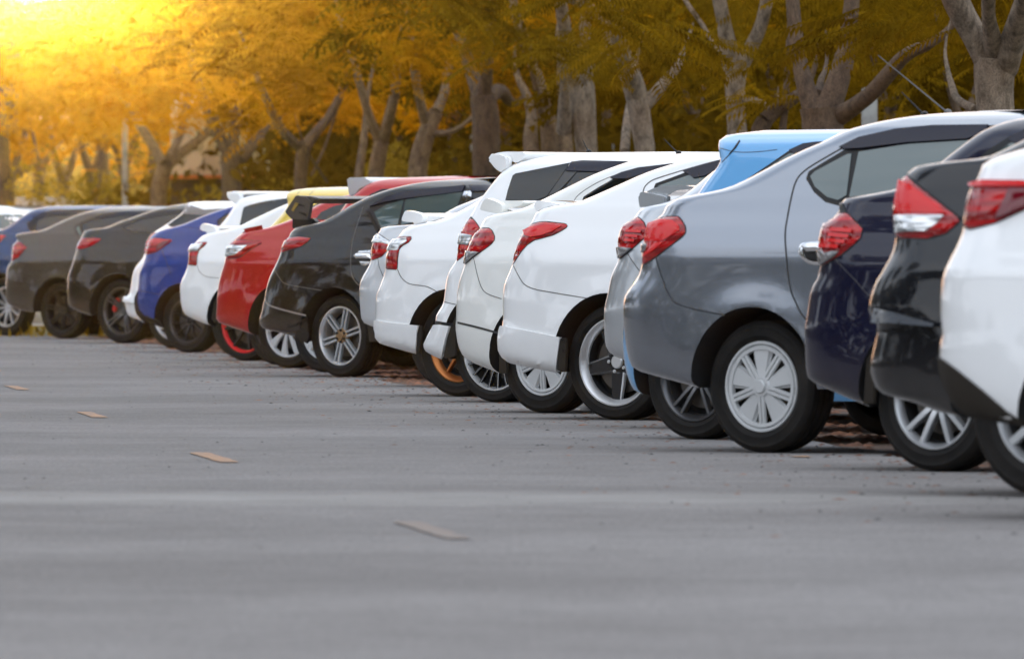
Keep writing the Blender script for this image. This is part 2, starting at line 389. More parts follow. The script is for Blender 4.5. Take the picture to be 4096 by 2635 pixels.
    for wc in (0, wheelbase):
        for sgn in (-1, 1):
            ya, yb = sgn*(W/2-.26), sgn*(W/2+.3); seg = 48; A = []; B = []
            for i in range(seg):
                q = 2*math.pi*i/seg; x_, z_ = wc+arch_r*math.cos(q), r+archy+arch_r*math.sin(q)
                A.append(bm.verts.new((x_, ya, z_))); B.append(bm.verts.new((x_, yb, z_)))
            for i in range(seg): bm.faces.new((A[i], A[(i+1) % seg], B[(i+1) % seg], B[i])).material_index = 1
            bm.faces.new(A).material_index = 1; bm.faces.new(B).material_index = 1
    bmesh.ops.recalc_face_normals(bm, faces=bm.faces)
    cme = bpy.data.meshes.new('cut'); bm.to_mesh(cme); bm.free()
    for m_ in (pm, WELL): cme.materials.append(m_)
    co = bpy.data.objects.new('cut', cme); col.objects.link(co)
    bo = bpy.data.objects.new('body', me); col.objects.link(bo)
    md = bo.modifiers.new('b', 'BOOLEAN'); md.operation = 'DIFFERENCE'; md.object = co; md.solver = 'EXACT'
    dg = bpy.context.evaluated_depsgraph_get(); nm = bpy.data.meshes.new_from_object(bo.evaluated_get(dg))
    bo.modifiers.clear(); bo.data = nm; nm.name = 'body'; bpy.data.objects.remove(co)
    bmb = bmesh.new(); bmb.from_mesh(nm); bmesh.ops.recalc_face_normals(bmb, faces=bmb.faces); bmb.to_mesh(nm); bmb.free()
    sharp(nm, 40); bo.parent = root; c.body = bo
    # wheels
    rr = (rim/s if rim else r*.66); tm = tyre_mesh(r, rr, tyre_w); tm.materials.append(TYRE)
    rm = rim_mesh(rr, tyre_w, STY[sty]); dm = disc_mesh(rr); dm.materials.append(DISC)
    for k, (u, sg) in enumerate(((0, -1), (0, 1), (wheelbase, -1), (wheelbase, 1))):
        we = empty('wheel', (u, sg*(W/2-.045-tyre_w/2), r), 0 if sg < 0 else math.pi); we.parent = root
        a0 = 0 if k == 0 else rng.random()*6
        for nm_, m_ in (('tyre', tm), ('rim', rm), ('brake_disc', dm)):
            q = link(nm_, m_, None, we)
            if nm_ == 'rim': q.rotation_euler = (0, a0, 0)
        if caliper and k == 0:
            bmc = bmesh.new(); bmesh.ops.create_cube(bmc, size=1, matrix=Matrix.Translation((-rr*.52, -.0, rr*.25)) @ Matrix.Rotation(.4, 4, 'Y') @ Matrix.Diagonal((.06, .07, .15, 1)))
            bmesh.ops.bevel(bmc, geom=bmc.edges[:], offset=.012, segments=2, affect='EDGES'); link('brake_caliper', from_bm(bmc, 'brake_caliper'), CALIPER, we)
    c.paint = pm
    return c
def ray(c, x, y):
    p = Vector(((x-2048)/FPX, 1, (HOR-y)/FPX)); dl = (c.Minv.to_3x3() @ p).normalized()
    h = c.bvh.ray_cast(c.cl, dl); k = 0
    while (h[0] is None or h[0].y > c.W*.1) and k < 40:        # just off the outline: the nearest point of the outline inwards
        k += 1; x += 2.0; d2 = (c.Minv.to_3x3() @ Vector(((x-2048)/FPX, 1, (HOR-y)/FPX))).normalized(); h = c.bvh.ray_cast(c.cl, d2)
    if h[0] is None: h = c.bvh.find_nearest(c.cl+dl*(c.Y+.5))
    vs = c.faces[h[2]]
    if len(vs) > 4: return h[0], h[1], dl
    n = Vector((0, 0, 0))
    for i in vs: n += c.vn[i]/((c.vco[i]-h[0]).length+1e-3)
    return h[0], n.normalized(), dl
def patch(c, name, zp, m, off=.004, bulge=0, tilt=0, parent=None, label=None, it=0, rim_in=.008):
    """a panel lying on the car's own surface, its outline measured on the photo"""
    pts = z2f(*zp) if isinstance(zp, tuple) else zp
    if it: pts = [tuple(q) for q in chaikin(pts+[pts[0]], it)[:-1]]
    P2 = np.array([p[:2] for p in pts]); lo, hi = P2.min(0), P2.max(0); st = max(3.0, max(hi-lo)/16)
    bnd = []
    for a, b in zip(P2, np.roll(P2, -1, 0)):
        k = max(1, int(np.hypot(*(b-a))/st+.5)); bnd += [a+(b-a)*i/k for i in range(k)]
    nb = len(bnd); grid = []
    x0 = lo[0]+st/2
    while x0 < hi[0]:
        y0 = lo[1]+st/2
        while y0 < hi[1]:
            ins = False
            for a, b in zip(P2, np.roll(P2, -1, 0)):
                if (a[1] > y0) != (b[1] > y0) and x0 < (b[0]-a[0])*(y0-a[1])/(b[1]-a[1])+a[0]: ins = not ins
            if ins and min(np.hypot(q[0]-x0, q[1]-y0) for q in bnd) > st*.45: grid.append(np.array((x0, y0)))
            y0 += st
        x0 += st
    allp = bnd+grid
    vo, eo, fo, ov, *_ = delaunay_2d_cdt([Vector(p) for p in allp], [(i, (i+1) % nb) for i in range(nb)], [], 1, 1e-4)
    bm = bmesh.new(); vs = []; info = []
    size = max(hi-lo)
    for v in vo:
        p, n, dl = ray(c, v.x, v.y)
        if n.dot(dl) > 0: n = -n
        db = min(math.hypot(q[0]-v.x, q[1]-v.y) for q in bnd)
        o = off+bulge*min(1, (db/(size*.16)))**.6
        if tilt: o += tilt*(v.y-lo[1])/(hi[1]-lo[1])
        vs.append(bm.verts.new(p+n*o)); info.append((p, n))
    for f in fo:
        try: bm.faces.new([vs[i] for i in f])
        except ValueError: pass
    be = [e for e in bm.edges if len(e.link_faces) == 1]
    low = {}
    for e in be:
        for v in e.verts:
            if v not in low: i = vs.index(v); low[v] = bm.verts.new(info[i][0]-info[i][1]*rim_in)
    for e in be:
        a, b = e.verts
        try: bm.faces.new((a, b, low[b], low[a]))
        except ValueError: pass
    me = from_bm(bm, name, 50)
    # face the camera side outwards
    o = link(name, me, m, parent or c.root)
    if label: o['label'] = label
    if name == 'taillight': strip(c, 'lamp_seal', [(0, [tuple(q) for q in bnd+bnd[:2]])], TRIM, .009, .0025, o)
    return o
def strip(c, name, zps, m=None, wd=.0045, off=.0012, parent=None):
    pts = []
    for z, p in zps: pts += z2f(z, p)
    pts = chaikin([p[:2] for p in pts], 2); pts = resample(pts, max(6, int(sum(np.hypot(*(b-a)) for a, b in zip(pts[:-1], pts[1:]))/8)))
    H = [ray(c, *p) for p in pts]; bm = bmesh.new(); pr = None
    for i, (p, n, dl) in enumerate(H):
        if n.dot(dl) > 0: n = -n
        a, b = H[max(0, i-1)][0], H[min(len(H)-1, i+1)][0]; t = (b-a)
        if t.length < 1e-6: continue
        s = t.normalized().cross(n).normalized()*wd/2; q = p+n*off
        cur = [bm.verts.new(q+s-n*.006), bm.verts.new(q+s), bm.verts.new(q-s), bm.verts.new(q-s-n*.006)]
        if pr:
            for k in range(3): bm.faces.new((pr[k], pr[k+1], cur[k+1], cur[k]))
        pr = cur
    return link(name, from_bm(bm, name), m or SEAM, parent or c.root)
def onplane(c, x, y, yl):
    p = Vector(((x-2048)/FPX, 1, (HOR-y)/FPX)); dl = c.Minv.to_3x3() @ p; t = (yl-c.cl.y)/dl.y; return c.cl+dl*t
def plate(c, name, zp, m, yl, th, bev=.006, it=0, parent=None, holes=()):
    """a solid plate of outline zp standing at local y = yl and th metres thick"""
    pts = z2f(*zp)
    if it: pts = [tuple(q) for q in chaikin(pts+[pts[0]], it)[:-1]]
    A = [onplane(c, p[0], p[1], yl) for p in pts]; bm = bmesh.new()
    f = [bm.verts.new(v) for v in A]; b = [bm.verts.new((v.x, v.y+th, v.z)) for v in A]
    bm.faces.new(f); bm.faces.new(b[::-1]); n = len(f)
    for i in range(n): bm.faces.new((f[i], b[i], b[(i+1) % n], f[(i+1) % n]))
    if bev: bmesh.ops.bevel(bm, geom=[e for e in bm.edges if abs(e.verts[0].co.y-e.verts[1].co.y) < 1e-6], offset=bev, segments=2, affect='EDGES', clamp_overlap=True)
    return link(name, from_bm(bm, name, 45), m, parent or c.root)
def wing(c, cap, blade, ye, capth=.05, m=None, legs=None, name='spoiler', it=1):
    m = m or c.paint
    e = plate(c, name, cap, m, -ye, capth, .012, it)
    plate(c, 'wing_blade', blade, m, -ye+capth-.005, 2*ye-2*capth+.01, .008, 1, e)
    A = z2f(*cap); sgn = plate(c, 'wing_end', cap, m, ye-capth, capth, .012, it, e)
    if legs:
        for yl in (-ye*.72, ye*.6): plate(c, 'wing_leg', legs, m, yl, .05, .006, 0, e)
    return e
def antenna(c, p0, p1, yl=0.0, k=1.0):
    z, a, b = p0[0], p0[1], p1; (x0, y0), (x1, y1) = z2f(z, [a, b])
    A, B = onplane(c, x0, y0, yl), onplane(c, x1, y1, yl); bm = bmesh.new(); ax = (B-A)
    bmesh.ops.create_cone(bm, cap_ends=True, segments=8, radius1=.005*k, radius2=.0025*k, depth=ax.length, matrix=Matrix.Translation((A+B)/2) @ ax.to_track_quat('Z', 'Y').to_matrix().to_4x4())
    bmesh.ops.create_uvsphere(bm, u_segments=8, v_segments=6, radius=.018, matrix=Matrix.Translation(A))
    return link('antenna', from_bm(bm, 'antenna'), TRIM if k == 1 else RS['gun'], c.root)

cars = {}
# ---- far end first
c = build_car('suv', 'white roofed car furthest along the row, cut off at the left edge', 'car', (0, [(-330, 1222)]), 1332,
  [(0, [(-380, 1300), (-520, 1275), (-560, 1200), (-562, 1050), (-535, 970), (-490, 910), (-440, 860), (-380, 838), (-260, 830), (-100, 826), (60, 824), (200, 824)])], 'white', 40, sty='plain7', corner=(.25, .2))
patch(c, 'window', (1, [(-500, 340), (-420, 215), (-380, 195), (190, 180), (260, 178), (200, 240), (150, 340)]), GLASSL, .003, it=1)
cars['FW'] = c
c = build_car('sedan', 'blue grey sedan at the far left with its tail out of the picture', 'car', (1, [(45, 1160)]), 1342.7,
  [(1, [(-230, 1200), (-430, 1130), (-500, 1050), (-512, 900), (-490, 740), (-450, 650), (-420, 540), (-380, 450), (-340, 400), (-200, 375), (-80, 362), (0, 350), (70, 320), (140, 275), (240, 200), (330, 143), (420, 108), (520, 90), (700, 84), (900, 84), (1050, 84)])], 'dusk', 40, rim=81, sty='chrome5')
patch(c, 'taillight', (1, [(-420, 560), (-400, 470), (-300, 412), (0, 400), (60, 408), (0, 475), (-150, 560)]), LENS, .003, .012)
patch(c, 'window_frame', (1, [(280, 280), (355, 205), (450, 160), (600, 135), (900, 130), (1050, 140), (1050, 330), (700, 345), (330, 375), (300, 330)]), TRIM, .002)
patch(c, 'window', (1, [(385, 355), (405, 240), (500, 205), (900, 178), (1030, 180), (1030, 320), (700, 335)]), GLASS, .005)
patch(c, 'window_deflector', (1, [(355, 215), (450, 165), (600, 138), (900, 132), (1000, 135), (1000, 180), (700, 185), (500, 205), (400, 235)]), VISOR, .012)
patch(c, 'quarter_trim', (1, [(130, 345), (340, 215), (360, 212), (330, 250), (285, 275), (300, 330), (330, 372), (200, 360)]), P['dusk'], .004)
cars['FB'] = c
c = build_car('sedan', 'charcoal grey sedan with dark twin spoke wheels and a small trunk lip', 'car', (1, [(640, 1200)]), 1354.8,
  [(1, [(320, 1215), (230, 1200), (150, 1170), (80, 1130), (62, 1090), (60, 1020), (60, 930), (65, 800), (75, 740), (105, 695), (122, 680), (128, 620), (132, 540), (142, 495), (180, 470), (190, 450), (175, 425), (160, 402), (168, 392), (250, 375), (330, 368), (430, 355), (500, 330), (600, 280), (700, 235), (800, 192), (900, 157), (1050, 122), (1150, 106), (1300, 97), (1500, 95), (1700, 95)])], 'charcoal', 38, rim=86.6, sty='twin7')
patch(c, 'taillight', (1, [(190, 465), (225, 480), (285, 530), (250, 570), (190, 640), (125, 672), (128, 560), (138, 495)]), LENS, .003, .012)
patch(c, 'window_frame', (1, [(790, 320), (800, 295), (850, 270), (1020, 195), (1250, 155), (1500, 145), (1700, 150), (1700, 420), (840, 420), (800, 380)]), TRIM, .002, it=1)
patch(c, 'quarter_window', (1, [(840, 300), (870, 400), (850, 405), (815, 330)]), GLASSL, .005)
patch(c, 'window', (1, [(880, 290), (1020, 235), (1300, 200), (1650, 195), (1650, 400), (890, 400)]), GLASS, .005)
patch(c, 'window_deflector', (1, [(1020, 215), (1100, 175), (1300, 155), (1650, 150), (1650, 195), (1300, 200), (1080, 222)]), VISOR, .012)
strip(c, 'panel_seam', [(1, [(62, 935), (200, 945), (385, 948)])]); strip(c, 'panel_seam', [(1, [(66, 1040), (140, 1052), (250, 1060)])], wd=.008)
cars['D'] = c
c = build_car('sedan', 'dark brown black sedan with twin five spoke wheels and a red brake caliper', 'car', (1, [(1278, 1205)]), 1373,
  [(1, [(960, 1250), (900, 1235), (800, 1195), (740, 1160), (722, 1140), (716, 1050), (716, 960), (718, 900), (718, 850), (740, 780), (770, 700), (795, 620), (812, 560), (830, 475), (865, 432), (872, 410), (885, 372), (915, 347), (1000, 335), (1110, 328), (1200, 290), (1300, 245)]), (2, [(100, 290), (200, 250), (300, 215), (400, 187), (500, 167), (620, 152), (800, 148)])], 'espresso', 38, rim=97, sty='twin5g', caliper=True)
patch(c, 'taillight', (1, [(840, 465), (870, 432), (1000, 428), (1075, 440), (1060, 460), (960, 520), (870, 550), (812, 550), (825, 500)]), LENS, .003, .012)
patch(c, 'window_frame', (2, [(45, 360), (90, 325), (220, 275), (400, 235), (560, 215), (700, 205), (700, 420), (300, 415), (120, 390)]), TRIM, .002)
patch(c, 'window', (2, [(65, 358), (230, 290), (500, 245), (700, 235), (700, 400), (300, 405), (130, 385)]), GLASS, .005)
cars['N'] = c
c = build_car('hatchback', 'white hatchback with dark sloping rear glass peeping out behind the royal blue car', 'car', (2, [(459, 1084)]), 1391,
  [(2, [(260, 1150), (175, 1112), (110, 1092), (96, 1050), (82, 980), (76, 950), (82, 930), (112, 924), (122, 900), (130, 880), (136, 820), (155, 715), (190, 660), (245, 600), (250, 510), (280, 430), (330, 390), (430, 330), (500, 280), (565, 235), (590, 165), (610, 143), (800, 134), (960, 136), (1249, 138)])], 'white', 40, rim=98, sty='plain7', corner=(.28, .2))
patch(c, 'taillight', (2, [(262, 560), (248, 575), (252, 500), (285, 430), (330, 395), (345, 400), (300, 450), (275, 500)]), LENS, .003, .01)
patch(c, 'window', (2, [(440, 335), (570, 240), (640, 245), (720, 252), (1000, 215), (1000, 330), (600, 350), (470, 350)]), GLASS, .005)
patch(c, 'window_frame', (2, [(596, 152), (660, 180), (745, 208), (1000, 190), (1000, 225), (725, 258), (640, 248), (565, 240)]), mat('grey_roof_pillar', (.16, .15, .15), .4), .004)
patch(c, 'bumper_step', (2, [(80, 930), (200, 945), (200, 985), (80, 968)]), P['white'], .01, tilt=.02)
cars['Q'] = c
c = build_car('sedan', 'royal blue sedan with black wheels and black lower bumper trim', 'car', (2, [(585, 1130)]), 1410,
  [(2, [(420, 1190), (300, 1150), (205, 1110), (172, 1060), (158, 960), (170, 915), (192, 880), (195, 800), (200, 730), (228, 670), (255, 600), (262, 540), (272, 480), (290, 450), (298, 430), (330, 402), (400, 372), (480, 352), (560, 330), (640, 300), (750, 250), (900, 200), (1000, 170), (1100, 152), (1300, 140), (1500, 136)])], 'royal', 38, rim=91, sty='black10')
patch(c, 'taillight', (2, [(290, 450), (330, 440), (470, 458), (475, 465), (400, 520), (340, 560), (262, 578), (264, 520)]), LENS, .003, .012)
patch(c, 'lens_insert', (2, [(380, 475), (465, 464), (400, 515), (345, 550), (350, 500)]), LENSD, .012, .004)
patch(c, 'bumper_valance', (2, [(192, 880), (185, 960), (200, 1040), (245, 1085), (350, 1125), (420, 1190), (300, 1152), (205, 1112), (170, 1060), (156, 960)]), DIRT, .006)
patch(c, 'window_frame', (2, [(855, 330), (850, 300), (930, 240), (1100, 200), (1400, 190), (1400, 340), (900, 345)]), TRIM, .002)
patch(c, 'window', (2, [(872, 335), (870, 305), (940, 255), (1100, 220), (1400, 205), (1400, 330)]), GLASS, .005)
patch(c, 'quarter_trim', (2, [(585, 345), (620, 320), (780, 255), (960, 195), (930, 235), (850, 300), (845, 340), (720, 362)]), P['royal'], .004)
strip(c, 'panel_seam', [(2, [(390, 540), (430, 640), (465, 745)])]); strip(c, 'panel_seam', [(2, [(195, 878), (290, 895), (395, 918)])])
cars['BL'] = c
c = build_car('hatchback', 'white hatchback with a rounded white roof spoiler and dark side glass behind the white sedan', 'car', (0, [(940, 1292)]), 1426.5,
  [(2, [(760, 1130), (700, 1080), (690, 1000), (690, 850), (720, 640), (760, 520), (820, 420), (870, 345), (920, 290), (965, 225), (1000, 165), (1030, 125), (1060, 105), (1110, 93), (1249, 80), (1400, 66), (1550, 58), (1800, 56)])], 'white', 40, sty='plain7', corner=(.28, .2))
patch(c, 'window_frame', (3, [(178, 395), (200, 280), (215, 260), (350, 225), (530, 200), (700, 185), (700, 330), (400, 400)]), TRIM, .002, it=1)
patch(c, 'window', (3, [(186, 388), (206, 283), (225, 264), (350, 233), (530, 208), (700, 195), (700, 330), (400, 395)]), GLASS, .005, it=1)
plate(c, 'roof_spoiler', (2, [(930, 70), (935, 57), (950, 55), (1030, 75), (1042, 95), (1035, 140), (1020, 162), (1000, 160), (950, 120), (932, 95)]), c.paint, -.56, .05, .012, 1)
plate(c, 'spoiler_blade', (2, [(945, 60), (1000, 48), (1100, 60), (1060, 90), (1000, 95)]), c.paint, -.52, 1.04, .01, 1)
cars['P'] = c
c = build_car('sedan', 'white sedan with a small boot wing and black wheel with red stripe', 'car', (2, [(1060, 1153)]), 1443,
  [(2, [(835, 1175), (730, 1150), (640, 1110), (582, 1080), (562, 1050), (546, 980), (541, 900), (541, 830), (556, 790), (590, 720), (608, 665), (616, 570), (632, 512), (670, 482), (692, 460), (722, 427), (760, 406), (850, 390), (950, 370), (1040, 345), (1100, 310), (1249, 240)]), (3, [(450, 270), (530, 237), (650, 190), (800, 162), (950, 150), (1200, 146)])], 'white', 39, rim=119, sty='redlip')
t = patch(c, 'taillight', (2, [(630, 510), (690, 478), (768, 478), (740, 510), (700, 540), (685, 590), (680, 668), (612, 663), (615, 570)]), LENS, .003, .012)
patch(c, 'clear_lens', (2, [(640, 500), (740, 485), (720, 515), (690, 550), (620, 558), (625, 520)]), CLEAR, .014, .004, parent=t)
strip(c, 'panel_seam', [(2, [(685, 670), (700, 720), (750, 765), (865, 775)])], SEAMW)
plate(c, 'mud_flap', (2, [(822, 965), (850, 930), (852, 1000), (845, 1150), (820, 1140), (800, 1110)]), DIRT, -c.W/2+.01, .02, .003)
wing(c, (2, [(705, 355), (722, 322), (740, 320), (825, 342), (840, 365), (835, 395), (790, 398), (712, 378)]), (2, [(735, 340), (830, 342), (880, 352), (840, 378), (750, 372)]), .58, .05, legs=(2, [(760, 385), (800, 385), (805, 410), (765, 410)]))
cars['A'] = c
c = build_car('hatchback', 'yellow hatchback whose roof shows behind the red sedan', 'car', (3, [(425, 1122)]), 1459,
  [(3, [(240, 1140), (165, 1090), (150, 1000), (155, 850), (185, 650), (250, 530), (330, 460), (395, 410), (450, 350), (500, 295), (528, 240), (515, 200), (510, 172), (530, 153), (600, 137), (700, 128), (850, 123), (1000, 121), (1300, 119)])], 'yellow', 40, rim=112, sty='twin7', corner=(.28, .2))
strip(c, 'panel_seam', [(3, [(620, 137), (598, 160), (590, 175)])]); strip(c, 'panel_seam', [(3, [(720, 130), (690, 165), (675, 180)])])
patch(c, 'window', (3, [(560, 400), (640, 290), (760, 230), (950, 205), (1100, 200), (1100, 420)]), GLASS, .005)
cars['Y'] = c
c = build_car('sedan', 'red sedan with smoked wedge taillight and silver wheel covers', 'car', (3, [(507, 1137)]), 1472,
  [(3, [(290, 1180), (200, 1155), (100, 1120), (14, 1088), (6, 1065), (12, 1000), (15, 900), (30, 790), (60, 690), (76, 640), (82, 580), (100, 530), (145, 497), (170, 470), (200, 447), (300, 430), (400, 407), (470, 382), (550, 355), (650, 300), (720, 258), (800, 218), (880, 192), (960, 178), (1100, 150), (1300, 130), (1600, 126)])], 'red', 39, rim=116, sty='paddle')
t = patch(c, 'taillight', (3, [(110, 520), (150, 500), (330, 512), (335, 522), (250, 570), (180, 625), (78, 638), (82, 590), (92, 545)]), LENS, .003, .012)
patch(c, 'clear_lens', (3, [(92, 543), (235, 543), (150, 608), (82, 618)]), CLEAR, .014, .003, parent=t)
patch(c, 'window', (3, [(720, 355), (760, 305), (850, 262), (1000, 225), (1300, 200), (1300, 380)]), GLASS, .005)
patch(c, 'trunk_lip', (3, [(172, 428), (190, 420), (330, 423), (215, 437), (195, 447)]), c.paint, .03, parent=c.root)
cars['R2'] = c
c = build_car('hatchback', 'bright red hatchback with a grey roof spoiler behind the black sedan', 'car', (3, [(761, 1161)]), 1489,
  [(3, [(620, 1190), (560, 1100), (545, 1000), (550, 850), (600, 640), (700, 480), (800, 400), (890, 312), (940, 240), (985, 190), (1030, 150), (1080, 110), (1130, 82), (1250, 62), (1400, 52), (1650, 46), (1900, 44), (2100, 44)])], 'darkred', 41, rim=112, sty='paddle', corner=(.28, .2))
plate(c, 'roof_spoiler', (3, [(945, 65), (955, 55), (1060, 52), (1120, 85), (1125, 95), (1040, 130), (990, 185), (965, 190), (955, 150)]), mat('grey_spoiler', (.50, .50, .51), .35, .1, .6), -.56, 1.12, .012, 0)
patch(c, 'window_deflector', (3, [(1060, 210), (1130, 170), (1200, 140), (1400, 130), (1400, 160), (1200, 180), (1100, 240)]), VISOR, .008)
patch(c, 'window', (3, [(1000, 300), (1060, 225), (1150, 180), (1400, 160), (1600, 160), (1600, 300)]), GLASS, .005)
cars['R1'] = c
c = build_car('sedan', 'glossy black sedan with a large boot wing and chrome door handle', 'car', (3, [(879, 1187)]), 1508,
  [(3, [(680, 1225), (580, 1195), (480, 1165), (380, 1145), (332, 1130), (319, 1100), (319, 1060), (336, 1020), (346, 960), (360, 905), (366, 860), (390, 770), (420, 710), (450, 650), (470, 600), (478, 560), (490, 515), (530, 485), (538, 455), (560, 425), (600, 405), (700, 390), (780, 370), (850, 330), (920, 285), (1000, 240), (1100, 190), (1253, 135)]), (0, [(1650, 735), (1750, 722), (1850, 716), (1960, 714), (2100, 712)])], 'black', 44, rim=120, sty='six')
t = patch(c, 'taillight', (3, [(490, 510), (530, 485), (600, 478), (685, 488), (670, 510), (610, 550), (540, 570), (476, 590), (480, 550)]), LENS, .003, .012)
patch(c, 'window_frame', ('r3', [(95, 400), (110, 370), (180, 318), (300, 285), (620, 258), (840, 258), (840, 400), (500, 440), (300, 480), (165, 500), (140, 480)]), TRIM, .002)
patch(c, 'quarter_window', ('r3', [(130, 400), (200, 360), (290, 335), (258, 468), (170, 485)]), GLASSL, .005)
patch(c, 'window', ('r3', [(300, 335), (500, 300), (605, 292), (570, 385), (500, 415), (275, 470)]), GLASSL, .005)
patch(c, 'window', ('r3', [(662, 292), (830, 290), (830, 390), (640, 390)]), GLASS, .005)
patch(c, 'door_pillar', ('r3', [(578, 385), (614, 290), (632, 288), (608, 385)]), CHROME, .006); patch(c, 'door_pillar', ('r3', [(612, 385), (636, 288), (656, 286), (640, 385)]), CHROME, .006)
patch(c, 'window_deflector', ('r3', [(110, 372), (200, 322), (300, 290), (620, 262), (605, 294), (300, 330), (200, 347)]), VISOR, .014)
patch(c, 'window_deflector', ('r3', [(640, 262), (840, 262), (840, 292), (650, 294)]), VISOR, .014)
patch(c, 'corner_molding', (3, [(1088, 302), (1108, 300), (1178, 432), (1160, 442)]), DIRT, .007)
strip(c, 'panel_seam', [(3, [(1060, 265), (1040, 330), (1005, 430), (975, 560), (970, 680), (980, 770), (1030, 825)])], SEAMW, .008)
strip(c, 'panel_seam', [(3, [(430, 720), (460, 770), (490, 815), (620, 838), (765, 862)])], SEAMW, .006)
strip(c, 'bumper_trim_and_highlight', [(3, [(358, 912), (368, 950), (390, 972), (520, 1010), (655, 1042)])], mat('skirt_highlight', (.3, .29, .28), .4, .5), .012, .004)  # highlight along the skirt edge, painted as a pale strip
strip(c, 'bumper_trim_and_highlight', [(3, [(520, 1120), (580, 1110), (605, 1078), (650, 1075)])], TRIM, .02, .008)
plate(c, 'mud_flap', (3, [(600, 1110), (660, 1050), (672, 1190), (655, 1240), (570, 1195)]), TRIM, -c.W/2+.0, .02, .003)
h_ = patch(c, 'door_handle', (3, [(1005, 618), (1020, 602), (1120, 606), (1130, 640), (1020, 638)]), CHROME, .02, .012)
patch(c, 'handle_cup', (3, [(1022, 598), (1035, 582), (1130, 574), (1130, 602)]), CHROME, .006, .004, parent=h_)
patch(c, 'handle_cup', (3, [(1035, 655), (1130, 655), (1110, 675), (1080, 686), (1050, 680)]), CHROME, .006, .004, parent=h_)
e = plate(c, 'spoiler', (3, [(502, 292), (575, 185), (590, 182), (650, 195), (684, 235), (664, 352), (640, 358), (545, 352), (510, 315)]), DIRT, -.62, .03, .004)
GREYW = mat('matt_black_wing', (.04, .037, .04), .4)
e.data.materials.clear(); e.data.materials.append(GREYW)
plate(c, 'wing_blade', (3, [(590, 184), (690, 190), (740, 205), (700, 240), (640, 235)]), GREYW, -.60, 1.2, .01, 0, e)
plate(c, 'wing_opening', (3, [(545, 290), (575, 232), (600, 240), (560, 298)]), mat('wing_slot', (.25, .18, .03), .6), -.625, .01, 0, 0, e)
plate(c, 'wing_opening', (3, [(575, 232), (650, 258), (640, 262), (580, 250)]), TRIM, -.625, .01, 0, 0, e)
plate(c, 'wing_opening', (3, [(602, 300), (645, 312), (660, 330), (640, 326), (600, 305)]), TRIM, -.625, .01, 0, 0, e)
for yl in (-.5, .4): plate(c, 'wing_leg', (3, [(548, 350), (690, 345), (720, 375), (690, 398), (560, 420), (548, 400)]), TRIM, yl, .06, .01, 0, e)
cars['K'] = c
c = build_car('sedan', 'pale silver sedan squeezed between the black sedan and the white one with bronze wheels', 'car', (4, [(693, 1023)]), 1548,
  [(4, [(300, 960), (185, 920), (102, 888), (84, 860), (79, 800), (69, 680), (70, 600), (92, 540), (130, 480), (160, 420), (164, 350), (170, 290), (190, 245), (215, 215), (228, 182), (245, 165), (330, 156), (450, 150), (540, 140), (620, 115), (690, 77), (800, 12)]), (5, [(200, 800), (470, 690)]), (0, [(1990, 755), (2100, 712), (2250, 690), (2400, 686)])], 'palesilver', 40, rim=133, sty='plain7')
t = patch(c, 'taillight', (4, [(215, 218), (260, 250), (300, 275), (280, 340), (240, 385), (165, 415), (162, 350), (168, 290), (190, 245)]), LENS, .003, .012)
patch(c, 'clear_lens', (4, [(215, 220), (300, 275), (297, 298), (168, 285), (190, 245)]), CLEAR, .014, .003, parent=t)
strip(c, 'panel_seam', [(4, [(210, 400), (215, 460), (255, 545)])], SEAM)
cars['W'] = c
c = build_car('sedan', 'white sedan with small boot wing and copper coloured wheels', 'car', (4, [(788, 1067)]), 1586,
  [(4, [(520, 1110), (350, 1065), (205, 1022), (196, 990), (200, 965), (190, 940), (184, 880), (191, 860), (193, 800), (193, 700), (215, 630), (250, 550), (269, 480), (276, 390), (292, 320), (330, 265), (365, 242), (382, 220), (402, 190), (450, 157), (540, 142), (640, 125), (720, 97), (800, 60), (900, 10)]), (0, [(1935, 790), (2000, 752), (2080, 712), (2200, 670), (2350, 648), (2500, 644)])], 'white', 40, rim=142.6, sty='bronze')
t = patch(c, 'taillight', (4, [(365, 242), (460, 240), (462, 255), (440, 280), (400, 300), (370, 330), (358, 400), (355, 483), (272, 478), (272, 390), (290, 340), (300, 285)]), LENS, .003, .012)
patch(c, 'clear_lens', (4, [(330, 265), (430, 250), (435, 275), (380, 310), (360, 345), (290, 345), (300, 290)]), CLEAR, .014, .003, parent=t)
strip(c, 'panel_seam', [(4, [(358, 485), (380, 540), (430, 590), (500, 602), (580, 610), (660, 655)])], SEAM)
patch(c, 'bumper_skirt', (4, [(188, 866), (350, 888), (520, 905), (508, 960), (500, 1105), (350, 1066), (203, 1022), (196, 990), (200, 965), (188, 935), (183, 885)]), c.paint, .012)
plate(c, 'mud_flap', (4, [(512, 905), (538, 905), (540, 960), (520, 1105), (496, 1105), (505, 960)]), DIRT, -c.W/2-.01, .02, .003)
wing(c, (4, [(388, 115), (390, 95), (410, 48), (430, 40), (530, 65), (548, 85), (545, 125), (530, 135), (400, 125)]), (4, [(420, 60), (545, 80), (700, 82), (640, 120), (550, 125), (440, 110)]), .60, .05, legs=(4, [(470, 130), (530, 130), (545, 150), (480, 150)]))
cars['V'] = c
